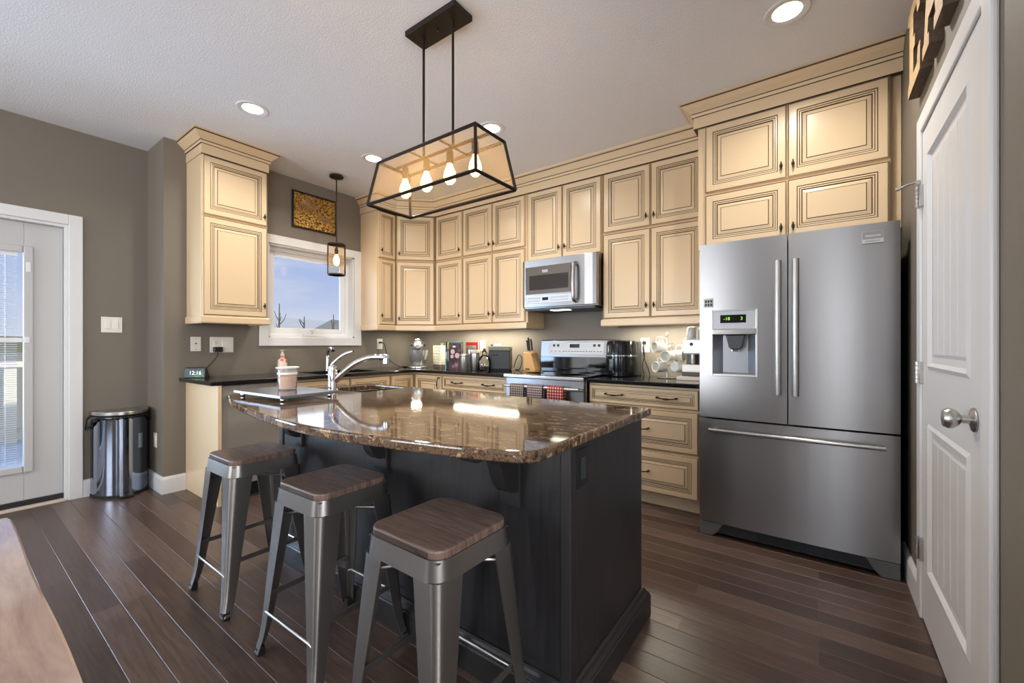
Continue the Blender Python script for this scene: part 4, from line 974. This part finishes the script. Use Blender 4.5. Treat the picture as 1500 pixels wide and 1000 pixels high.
# tumblers
def tumbler(label, x, y, r_, h_, body, lid, collar=None):
    c = thing('tumbler', label, 'tumbler', (x, y, Zc), 0, 'steel tumblers by the cookbooks')
    MB().lathe([(0, 0), (r_*.86, 0), (r_*.9, .004), (r_, h_*.82), (r_, h_*.84), (r_*.97, h_*.85), (0, h_*.85)], 26).build('cup', body, c)
    MB().lathe([(r_*.98, h_*.85), (r_*1.0, h_*.86), (r_*1.0, h_*.96), (r_*.94, h_), (0, h_)], 26).build('lid', lid, c)
    MB().lathe([(r_*.99, h_*.835), (r_*1.01, h_*.84), (r_*1.01, h_*.855), (r_*.99, h_*.86)], 26).build('gasket', 'rubber', c)
tumbler('tallest steel tumbler with grey green lid behind the shorter ones', -2.915, 3.28, .052, .25, 'nickel', 'sage')
c_ = tumbler('short steel tumbler with a round dark mark in front of the cookbooks', -2.865, 3.12, .046, .165, 'nickel', 'nickel')
tumbler('middle height steel tumbler with pinkish lid beside the glass bottle', -2.79, 3.20, .048, .205, 'nickel', 'stone')
# glass swing top bottle / jug
gb = thing('glass_jug', 'round clear glass jug with swing stopper leaning beside the toaster', 'jug', (-2.685, 3.22, Zc))
MB().lathe([(0, 0), (.05, 0), (.062, .01), (.07, .05), (.066, .10), (.045, .135), (.024, .155), (.02, .185), (.023, .19), (.018, .19), (.016, .157), (.04, .133), (.06, .1), (.064, .05), (.056, .012), (0, .01)], 28).build('jug_body', 'clear', gb)
MB().lathe([(.022, .188), (.024, .20), (.014, .21), (.014, .222), (0, .224)], 18).tube(smooth_path([(.02, 0, .19), (.045, 0, .165), (.05, .0, .14)]), .003, 6).build('stopper', 'bronze', gb)
MB().lathe([(.0, .012), (.054, .014), (.06, .045), (.0, .046)], 20).build('bottle_contents', mat('dark_green_contents', (44, 52, 38), .5), gb)
# cooker
tr_ = thing('bread_toaster', 'charcoal box shaped toaster with pale knobs on top beside the knife block', 'toaster', (-2.60, 3.38, Zc), R(28))
MB().box(-.115, .105, -.085, .085, .006, .20).build('shell', 'charcoal', tr_, bevel=.016, seg=3)
MB().box(-.116, .106, -.086, .086, .195, .245).build('top_band', 'sage', tr_, bevel=.012, seg=3)
MB().box(-.07, -.01, -.09, -.083, .15, .165).build('front_lever', 'black', tr_, bevel=.004)
MB().box(-.105, .095, -.075, .075, 0, .008).build('foot', 'rubber', tr_)
for xx, m_ in ((-.09, 'black'), (-.055, 'whitegloss'), (-.02, 'whitegloss')): MB().lathe([(.02, .244), (.022, .252), (.012, .266), (0, .268)], 16, 0, (xx, .0, 0)).build('dial', m_, tr_)
cb = MB().tube(smooth_path([(-2.505, 3.47, Zc+.03), (-2.485, 3.48, Zc+.10), (-2.455, 3.49, Zc+.155), (-2.42, 3.49, Zc+.12), (-2.42, 3.48, Zc+.05), (-2.45, 3.48, Zc+.006), (-2.505, 3.50, Zc+.006)]), .0045, 8).build('power_cord', 'black')
tag(cb, 'black looped power cord standing between the toaster and the knife block', 'cord')
# knife block with three knives
kb = thing('knife_block', 'light wooden knife block left of the range', 'knife block', (-2.318, 3.50, Zc), R(-4))
MB().prism([(-.055, 0), (.095, 0), (.04, .175), (-.055, .185)], -.05, .05, 'y').build('block', 'lightwood', kb, bevel=.004)
MB().box(-.03, .025, -.0515, -.049, .012, .024).build('dark_mark', 'slot', kb)
# three knives: separate things standing in the block
for i, (lb, ax, ay, hh) in enumerate((('black handled knife at the left of the knife block', -.042, .02, .125), ('tallest black handled knife in the middle of the knife block', -.01, .0, .15), ('black handled knife at the right of the knife block', .027, -.005, .135))):
    ca, sa = cos(R(-4)), sin(R(-4)); lx, ly = ax, ay
    k_ = thing('knife', lb, 'knife', (-2.318+lx*ca-ly*sa, 3.50+lx*sa+ly*ca, Zc+.176), R(-4), 'knives in the wooden block')
    MB().tube([(0, 0, -.01), (-.004, 0, .022)], [.009, .009], 10, 0, True, .6).build('bolster', 'steel', k_)
    MB().tube(smooth_path([(-.004, 0, .022), (-.012, 0, .06), (-.018, 0, hh-.02), (-.026, 0, hh)], 3), .0115, 10, 0, True, .7).build('handle', 'black', k_)
# air fryer
af = thing('air_fryer', 'tall glossy black air fryer right of the range', 'air fryer', (-1.322, 3.36, Zc))
MB().lathe([(0, 0), (.112, 0), (.12, .008), (.125, .12), (.122, .262), (.112, .288), (.08, .296), (0, .298)], 40, 0, (0, 0, 0), 'z', True, 1.0, 1.12).build('shell', 'airblack', af)
MB().lathe([(.1255, .158), (.128, .162), (.128, .172), (.1255, .176)], 40, 0, (0, 0, 0), 'z', True, 1.0, 1.12).build('trim_band', 'mirrorsteel', af)
MB().box(-.045, -.01, -.165, -.13, .045, .145).build('basket_handle', 'mirrorsteel', af, bevel=.008)
MB().box(.075, .115, .06, .16, .0, .285).build('back_vent', 'charcoal', af, bevel=.008)
# mug tree
mt = thing('mug_tree', 'chrome mug tree on the right counter', 'mug tree', (-.955, 3.36, Zc))
MB().lathe([(.075, 0), (.078, .004), (.07, .007), (0, .008)], 30).build('base', 'chrome', mt)
MB().tube([(0, 0, .005), (0, 0, .32)], .005, 10).lathe([(.0, .315), (.009, .32), (.013, .335), (.009, .348), (0, .353)], 16).build('pole', 'chrome', mt)
for zz in (.10, .185, .265):
    for a in ((200, 340) if zz != .185 else (250, 20)):
        d_ = (cos(R(a)), sin(R(a))); MB().tube(smooth_path([(0, 0, zz), (d_[0]*.05, d_[1]*.05, zz+.004), (d_[0]*.075, d_[1]*.075, zz+.018)]), .0035, 8).build('hook', 'chrome', mt)
def mug(label, x, z, y, az, tilt=0):
    """mug lying on a hook, its mouth facing az (degrees)"""
    g = thing('mug', label, 'mug', (x, y, z), R(az), 'white mugs on the mug tree')
    # mouth axis along local -Y
    MB().lathe([(0, .085), (.034, .085), (.04, .078), (.043, .0), (.041, -.002), (.038, 0), (.036, .076), (0, .079)], 28, 0, (0, -.043, 0), 'y').build('cup', 'whitegloss', g)
    MB().tube(smooth_path([(.012, -.025, .038), (.015, -.03, .066), (.015, 0, .076), (.015, .024, .064), (.012, .025, .036)]), .006, 8).build('handle', 'whitegloss', g)
    return g
mug('white mug at the top left of the chrome tree', -1.005, 1.128, 3.33, -42)
mug('white mug in the middle of the chrome tree with its mouth to the room', -.930, 1.058, 3.30, -15)
mug('white mug at the lower left of the chrome tree', -.998, .975, 3.32, -35)
mug('white mug at the lower right of the chrome tree with its base to the room', -.868, .978, 3.34, 150)
mug('white mug at the upper right of the chrome tree turned sideways', -.872, 1.065, 3.37, 80)
# coffee machine on tray
ty = tag(MB().box(-.10, .10, -.13, .13, 0, .028).build('marble_tray', 'stone', bevel=.003), 'pale marble slab under the coffee machine', 'tray'); ty.location = (-.745, 3.34, Zc)
cm = thing('coffee_machine', 'silver coffee machine half hidden behind the refrigerator', 'coffee machine', (-.735, 3.36, Zc+.028))
MB().box(-.085, .085, -.10, .11, .0, .028).build('drip_base', 'charcoal', cm, bevel=.006)
MB().box(-.085, .085, -.10, .11, .028, .085).build('lower_body', 'whitegloss', cm, bevel=.008)
MB().box(-.075, .085, .0, .11, .085, .16).build('back_column', 'charcoal', cm, bevel=.004)
MB().box(-.08, .085, -.09, .11, .16, .275).build('upper_body', mat('silver_shell', (205, 206, 208), .3, .4), cm, bevel=.012, seg=3)
MB().lathe([(.0, 0), (.013, .001), (.013, .006), (0, .007)], 16, 0, (-.02, -.096, .235), 'y').build('button', 'black', cm)
for xx in (-.035, .045): MB().lathe([(.032, .275), (.034, .28), (.034, .34), (.026, .362), (0, .368)], 20, 0, (xx, -.02, 0)).build('canister', mat('grey_cup', (178, 180, 180), .35, .2), cm)
MB().lathe([(.014, 0), (.02, .03), (.012, .045)], 14, 0, (-.02, -.04, .087)).lathe([(.018, .10), (.018, .16)], 14, 0, (-.02, -.04, 0)).build('spout', 'steel', cm)
# picture tile against the backsplash
o = tag(MB().box(-.03, .03, -.004, .004, 0, .12).build('recipe_card', 'print', bevel=.001), 'small brown printed card on the backsplash beside the coffee machine', 'card'); o.location = (-.83, YB-.006, 1.075)
# soap bottle & smart display & adapter on left counter
sb = thing('soap_bottle', 'flowered glass bottle on the counter under the window', 'bottle', (-3.97, 1.88, Zc))
MB().lathe([(0, 0), (.036, 0), (.04, .005), (.04, .105), (.034, .125), (.018, .14), (.016, .16)], 24).build('bottle_body', 'flower', sb)
MB().lathe([(.018, .158), (.018, .172), (.012, .176), (.011, .20), (.02, .204), (.022, .212), (0, .214)], 20).build('stopper', 'stone', sb)
sd = thing('smart_display', 'small digital display reading 12:16 at the left end of the black counter', 'clock', (-3.965, 1.225, Zc), R(40))
MB().prism([(-.035, 0), (.03, 0), (-.005, .078), (-.02, .08), (-.028, .076)], -.078, .078, 'x').build('case', 'black', sd, bevel=.003)
an = math.atan2(.076, -.028+.035)
scr = MB().add([(-.07, -.0352, .006), (.07, -.0352, .006), (.07, -.0292, .072), (-.07, -.0292, .072), (-.07, -.034, .006), (.07, -.034, .006), (.07, -.028, .072), (-.07, -.028, .072)], [(0, 1, 2, 3), (0, 4, 5, 1), (2, 6, 7, 3), (0, 3, 7, 4), (1, 5, 6, 2)]).build('screen', 'lcd', sd)
text('12:16', .042, 'digits', 'whitetext', scr, (.005, -.0335, .038), (R(90)-.09, 0, 0), .0006)
tag(MB().tube(smooth_path([(XL+.028, 1.392, 1.085), (XL+.03, 1.385, 1.05), (XL+.045, 1.345, 1.0), (XL+.06, 1.30, .955), (XL+.075, 1.27, .935)]), .003, 7).build('power_cord', 'black'), 'thin dark cord from the wall plug to the smart display', 'cord')
ap = tag(MB().box(XL+.0075, XL+.045, 1.362, 1.425, 1.085, 1.128).build('plug_adapter', 'black', bevel=.006), 'black square plug adapter in the double wall plate', 'adapter')

# wall plates
def plate(label, cat, c, nrm, w_, h_, kind='outlet', name='wall_outlet', group=None):
    """nrm: '+x','-x','-y' facing"""
    rot = {'+x': R(90), '-x': R(-90), '-y': 0}[nrm]
    p = thing(name, label, cat, c, rot, group)
    MB().box(-w_/2, w_/2, -.006, 0, -h_/2, h_/2).build('cover_plate', 'plate', p, bevel=.002)
    if kind == 'outlet':
        f_ = MB().box(-.017, .017, -.009, -.005, -.034, .034).build('socket_face', 'plate', p, bevel=.001); mb = MB()
        for zz in (-.018, .018): mb.box(-.008, -.006, -.0095, -.008, zz-.004, zz+.005).box(.006, .008, -.0095, -.008, zz-.004, zz+.005).lathe([(.0022, 0), (.0022, .001)], 8, 0, (0, -.0096, zz-.009), 'y')
        mb.build('slot', 'slot', f_)
    elif kind == 'rocker':
        for xx in ((-.023, .023) if w_ > .1 else (0,)): MB().box(xx-.016, xx+.016, -.010, -.005, -.033, .033).build('rocker', 'whitegloss', p, bevel=.002)
    elif kind == 'jack':
        MB().lathe([(.006, 0), (.006, .002)], 12, 0, (0, -.0075, .004), 'y').lathe([(.003, 0), (.003, .002)], 8, 0, (0, -.0075, .042), 'y').lathe([(.003, 0), (.003, .002)], 8, 0, (0, -.0075, -.042), 'y').build('jack', 'slot', p)
    elif kind == 'combo':
        f_ = MB().box(-.062, -.028, -.009, -.005, -.034, .034).build('socket_face', 'plate', p, bevel=.001)
        MB().box(-.053, -.051, -.0095, -.008, .012, .022).box(-.039, -.037, -.0095, -.008, .012, .022).lathe([(.0022, 0), (.0022, .001)], 8, 0, (-.045, -.0096, .008), 'y').build('slot', 'slot', f_)
        MB().box(.0, .064, -.0085, -.005, -.03, .032).build('blank_face', 'whitegloss', p, bevel=.001)
    return p
plate('double white light switch on the wall between the patio door and the corner', 'light switch', (XP, .821, 1.302), '+x', .122, .122, 'rocker', 'light_switch')
plate('single cream phone jack plate left of the plug adapter', 'wall plate', (XL, 1.246, 1.152), '+x', .07, .116, 'jack', 'wall_plate')
plate('double cream wall plate holding the black adapter above the left counter', 'outlet', (XL, 1.43, 1.146), '+x', .172, .13, 'combo', 'wall_outlet')
plate('cream outlet on the window wall behind the stand mixer cord', 'outlet', (XL, 3.009, 1.154), '+x', .074, .118, 'outlet')
plate('white outlet on the back wall behind the glass jug', 'outlet', (-3.02, YB, 1.135), '-y', .072, .118, 'outlet')
plate('white outlet between the air fryer and the mug tree', 'outlet', (-1.205, YB, 1.142), '-y', .075, .122, 'outlet')
plate('low cream outlet on the short return wall beside the trash can', 'outlet', (-4.262, YJ, .39), '-y', .07, .115, 'outlet')
tag(MB().box(XL+.0105, XL+.03, 2.995, 3.022, 1.16, 1.18).tube(smooth_path([(XL+.03, 3.01, 1.17), (XL+.06, 3.03, 1.15), (XL+.06, 3.06, 1.05), (XL+.08, 3.10, .96), (XL+.13, 3.13, Zc+.03), (XL+.2, 3.16, Zc+.004), (XL+.30, 3.20, Zc+.004)]), .0035, 7).box(XL+.22, XL+.26, 3.165, 3.185, Zc, Zc+.012).build('power_cord', 'black'), 'black power cord running from the window wall outlet to the stand mixer', 'cord')
tag(MB().box(-1.22, -1.195, YB-.03, YB-.0105, 1.15, 1.178).tube(smooth_path([(-1.205, YB-.03, 1.16), (-1.212, YB-.04, 1.11), (-1.20, YB-.035, 1.02), (-1.17, YB-.04, .95), (-1.15, YB-.05, Zc+.005)]), .004, 7).tube(smooth_path([(-1.21, YB-.03, 1.13), (-1.20, YB-.04, 1.05), (-1.215, YB-.045, .97), (-1.20, YB-.05, Zc+.005)]), .004, 7).build('power_cord', 'black'), 'black plug and twisted cords below the outlet right of the air fryer', 'cord')

# under-cabinet lights
for lb, x0, x1 in (('lit strip light under the corner run of cabinets left of the range', -3.30, -2.40), ('lit strip light under the cabinet right of the range', -1.36, -.74)):
    u_ = thing('strip_light', lb, 'light', ((x0+x1)/2, 3.42, ZR+.034)); h = (x1-x0)/2
    MB().box(-h, h, -.03, .03, -.022, 0).build('housing', 'plate', u_, bevel=.003); MB().box(-h+.01, h-.01, -.022, .022, -.026, -.022).build('diffuser', 'led', u_)
    area('strip_lamp', ((x0+x1)/2, 3.42, ZR+.004), (0, 0, 0), x1-x0-.04, .04, LED_POWER*(x1-x0)/.7, LED)

u_ = thing('strip_light', 'lit strip light under the diagonal corner cabinet', 'light', (-3.74, 3.27, ZR+.034), R(45))
MB().box(-.07, .07, -.03, .03, -.022, 0).build('housing', 'plate', u_, bevel=.003); MB().box(-.06, .06, -.018, .018, -.026, -.022).build('diffuser', 'led', u_)
area('strip_lamp', (-3.74, 3.27, ZR+.004), (0, 0, R(45)), .11, .036, LED_POWER*.4, LED)

# ------------------------------------------------------------------ art, pendants, ceiling lights
ar = thing('wall_art', 'gold relief panel with a curled plume hanging above the window', 'artwork', (XL, 2.24, 2.452), R(90))
MB().box(-.223, .223, -.012, -.001, -.17, .17).build('relief', 'gold', ar)
mb = MB(); W_, H_ = .228, .176
for x0, x1, z0, z1 in ((-W_, -W_+.014, -H_, H_), (W_-.014, W_, -H_, H_), (-W_+.014, W_-.014, -H_, -H_+.014), (-W_+.014, W_-.014, H_-.014, H_)): mb.box(x0, x1, -.022, 0, z0, z1)
mb.build('frame', 'bronze', ar, bevel=.002)
mb = MB()
for k in range(16):
    a = R(200-k*13); r0, r1 = .015, .11
    c_ = (-.05, .03); mb.tube(smooth_path([(c_[0]+r0*cos(a), -.015, c_[1]+r0*sin(a)), (c_[0]+.06*cos(a+.25), -.018, c_[1]+.05*sin(a+.25)), (c_[0]+r1*cos(a+.15), -.013, c_[1]+r1*.85*sin(a+.15))], 3), .005, 6)
for k in range(12):
    a = R(20+k*15-180); c_ = (.09, -.01); mb.tube(smooth_path([(c_[0]+.02*cos(a), -.015, c_[1]+.02*sin(a)), (c_[0]+.05*cos(a-.3), -.018, c_[1]+.045*sin(a-.3)), (c_[0]+.085*cos(a-.2), -.013, c_[1]+.075*sin(a-.2))], 3), .004, 6)
mb.build('plume', 'oldgold', ar)

# lantern over the island
ln = thing('lantern_pendant', 'rectangular bronze and glass lantern with four bulbs above the island', 'pendant light', (-1.53, 1.475, 0))
MB().box(-.172, .172, -.064, .064, ZC-.028, ZC-.001).build('canopy', 'bronze', ln, bevel=.002)
MB().lathe([(.0, -.012), (.008, -.008), (.006, 0)], 12, 0, (0, 0, ZC-.028)).build('finial', 'bronze', ln)
zt, zb, bt, bb_, yt, yb_ = 2.10, 1.878, .335, .372, .103, .142
for s_ in (-1, 1): MB().tube([(s_*.103, 0, zt-.005), (s_*.103, 0, ZC-.028)], .0065, 12).build('rod', 'bronze', ln)
top = [(-bt, -yt, zt), (bt, -yt, zt), (bt, yt, zt), (-bt, yt, zt)]; bot = [(-bb_, -yb_, zb), (bb_, -yb_, zb), (bb_, yb_, zb), (-bb_, yb_, zb)]
mb = MB()
def bar(p, q, r_=.0095): mb.tube([p, q], r_, 4)
for k in range(4): bar(top[k], top[(k+1) % 4]); bar(bot[k], bot[(k+1) % 4]); bar(top[k], bot[k])
bar((-bt, 0, zt), (bt, 0, zt), .009)
for s_ in (-1, 1): bar((s_*.103, -yt, zt), (s_*.103, yt, zt), .006)
mb.build('frame', 'bronze', ln)
for k in range(4):
    a, b_, c_, d_ = top[k], top[(k+1) % 4], bot[(k+1) % 4], bot[k]; MB().add([a, b_, c_, d_], [(0, 1, 2, 3)]).build('glass_pane', 'amber', ln)
for xx in (-.245, -.082, .082, .245):
    sk_ = MB().lathe([(.014, 0), (.017, .006), (.017, .06), (.012, .066)], 16, 0, (xx, 0, zt-.075)).build('socket', 'bronze', ln)
    MB().lathe([(.012, 0), (.014, -.012), (.026, -.04), (.03, -.062), (.027, -.083), (.014, -.098), (0, -.102)], 20, 0, (xx, 0, zt-.073)).build('bulb', 'bulb', sk_)
l = bpy.data.lights.new('lantern_lamp', 'POINT'); l.energy = LANTERN_POWER; l.color = (1, .74, .42); l.shadow_soft_size = .12
o = bpy.data.objects.new('lantern_lamp', l); COL.objects.link(o); o.location = (-1.53, 1.475, 1.90)

# mini pendant by the window
mp_ = thing('mini_pendant', 'small cylindrical glass pendant light hanging in front of the window', 'pendant light', (-3.68, 2.238, 0))
MB().lathe([(.062, -.02), (.062, -.004), (.055, 0)], 28, 0, (0, 0, ZC-.001)).build('canopy', 'bronze', mp_)
MB().tube([(0, 0, 2.075), (0, 0, ZC-.02)], .006, 10).build('rod', 'bronze', mp_)
def hoop(z, r_, h): return MB().lathe([(r_-.008, 0), (r_+.001, 0), (r_+.001, h), (r_-.008, h), (r_-.008, 0)], 32, 0, (0, 0, z))
hoop(2.085, .078, .010).build('top_ring', 'bronze', mp_); hoop(1.80, .078, .010).build('bottom_ring', 'bronze', mp_)
mb = MB().box(-.074, .074, -.004, .004, 2.084, 2.092)
for a in (50, 230): mb.box(.076*cos(R(a))-.004, .076*cos(R(a))+.004, .076*sin(R(a))-.004, .076*sin(R(a))+.004, 1.805, 2.09)
mb.build('frame', 'bronze', mp_)
V = []; n = 32
for z in (1.81, 2.085):
    for k in range(n): V.append((.074*cos(2*pi*k/n), .074*sin(2*pi*k/n), z))
MB().add(V, [(k, (k+1) % n, n+(k+1) % n, n+k) for k in range(n)], 0, True).build('glass_shade', 'paleamber', mp_)
sk_ = MB().lathe([(.016, 0), (.018, .04), (.008, .07)], 16, 0, (0, 0, 1.995)).build('socket', 'bronze', mp_)
MB().lathe([(.012, 0), (.016, -.012), (.027, -.045), (.027, -.075), (.016, -.10), (0, -.106)], 18, 0, (0, 0, 1.997)).build('bulb', 'bulb', sk_)

# recessed ceiling lights
def downlight(label, x, y, seen=True):
    d_ = thing('recessed_light', label, 'ceiling light', (x, y, ZC), 0, 'recessed ceiling lights')
    MB().lathe([(.062, -.001), (.066, -.004), (.092, -.005), (.097, -.001), (.097, 0)], 40).build('trim_ring', 'white', d_)
    MB().lathe([(.0, -.002), (.062, -.002), (.062, -.001)], 32).build('lens', 'canlens', d_)
    l = bpy.data.lights.new('recessed_lamp', 'AREA'); l.shape = 'DISK'; l.size = .11; l.energy = CAN_POWER; l.color = WARM; l.spread = R(150)
    o = bpy.data.objects.new('recessed_lamp', l); COL.objects.link(o); o.location = (x, y, ZC-.012)
downlight('recessed ceiling light nearest the left wall cabinet crown', -3.096, 1.27)
downlight('recessed ceiling light between the mini pendant and the lantern', -3.09, 2.222)
downlight('recessed ceiling light just right of the lantern top', -1.954, 2.425)
downlight('recessed ceiling light in front of the refrigerator cabinet', -.123, 2.407)

# ------------------------------------------------------------------ trash can
tcn = thing('trash_can', 'half round polished steel trash can in the corner by the patio door', 'trash can', (XP+.02, .862, 0), R(90))
# local: x along +Y, front -y -> +X
def dshape(w_, d_, n=20): return [(w_*cos(pi+pi*k/n), d_*sin(pi+pi*k/n)) for k in range(n+1)]
MB().prism(dshape(.165, .235), .018, .60, 'z', 0, None, True).build('can_body', 'mirrorsteel', tcn)
MB().prism(dshape(.168, .24), 0, .02).build('base_ring', 'rubber', tcn)
MB().prism(dshape(.172, .245), .615, .645, 'z', 0, None, True).build('lid', 'nickel', tcn, bevel=.006, angle=60)
MB().prism(dshape(.160, .228), .60, .615, 'z').build('lid_gap', 'black', tcn)
MB().box(-.05, .03, -.29, -.22, .006, .022).build('pedal', 'darksteel', tcn, bevel=.004)
mb = MB(); rnd = random.Random(7); ring = []
n = 36
for row_, (zz, g) in enumerate(((.613, 1.01), (.600, 1.03), (.588, 1.04))):
    for k in range(n+1):
        a = pi+pi*k/n; w_ = g+.012*sin(k*2.1+row_)
        ends = max(0, 1-k/7)+.8*max(0, 1-(n-k)/9); dz = (0, -.01*ends, -.085*ends-.006*sin(k*2.3))[row_]; w_ += (0, .09, .13)[row_]*ends
        ring.append((.165*w_*cos(a), .235*w_*sin(a), zz+dz))
mb.add(ring, [(r_*(n+1)+k, r_*(n+1)+k+1, (r_+1)*(n+1)+k+1, (r_+1)*(n+1)+k) for r_ in range(2) for k in range(n)], 0, True)
o = mb.build('bin_liner', 'blackgloss', tcn); sm = o.modifiers.new('film', 'SOLIDIFY'); sm.thickness = .002

# ------------------------------------------------------------------ wooden letters above the pantry door
def letter(ch, polys, y0, label):
    """outline in (s, z): s runs from the letter's left edge towards the camera along -Y"""
    l_ = thing('wooden_letter', label, 'letter', (XR-.001, y0, 2.235), 0, 'wooden letters above the pantry door')
    mb = MB()
    for poly in polys: mb.prism([(-s_, z) for s_, z in poly], -.038, 0, 'x', 1, 0)
    mb.build('letter_block', ['letterside', 'letterface'], l_)
    return l_
HL = .36
letter('E', [[(0, 0), (.27, 0), (.28, .11), (.225, .11), (.21, .055), (.13, .055), (.13, .155), (.165, .155), (.165, .205), (.13, .205), (.13, .305), (.20, .305), (.215, .255), (.27, .255), (.26, HL), (0, HL), (0, .315), (.04, .305), (.04, .055), (0, .045)]], 2.555, 'chunky wooden letter E on the wall beside the refrigerator cabinet')
letter('A', [[(0, 0), (.12, 0), (.12, .045), (.095, .05), (.108, .10), (.212, .10), (.225, .05), (.20, .045), (.20, 0), (.33, 0), (.33, .045), (.305, .05), (.21, HL), (.12, HL), (.03, .05), (0, .045)]], 2.235, 'chunky wooden letter A above the pantry door')
letter('T', [[(.08, 0), (.22, 0), (.22, .045), (.19, .055), (.19, .305), (.24, .305), (.255, .24), (.30, .24), (.295, HL), (.005, HL), (0, .24), (.045, .24), (.06, .305), (.11, .305), (.11, .055), (.08, .045)]], 1.87, 'chunky wooden letter T above the pantry door')
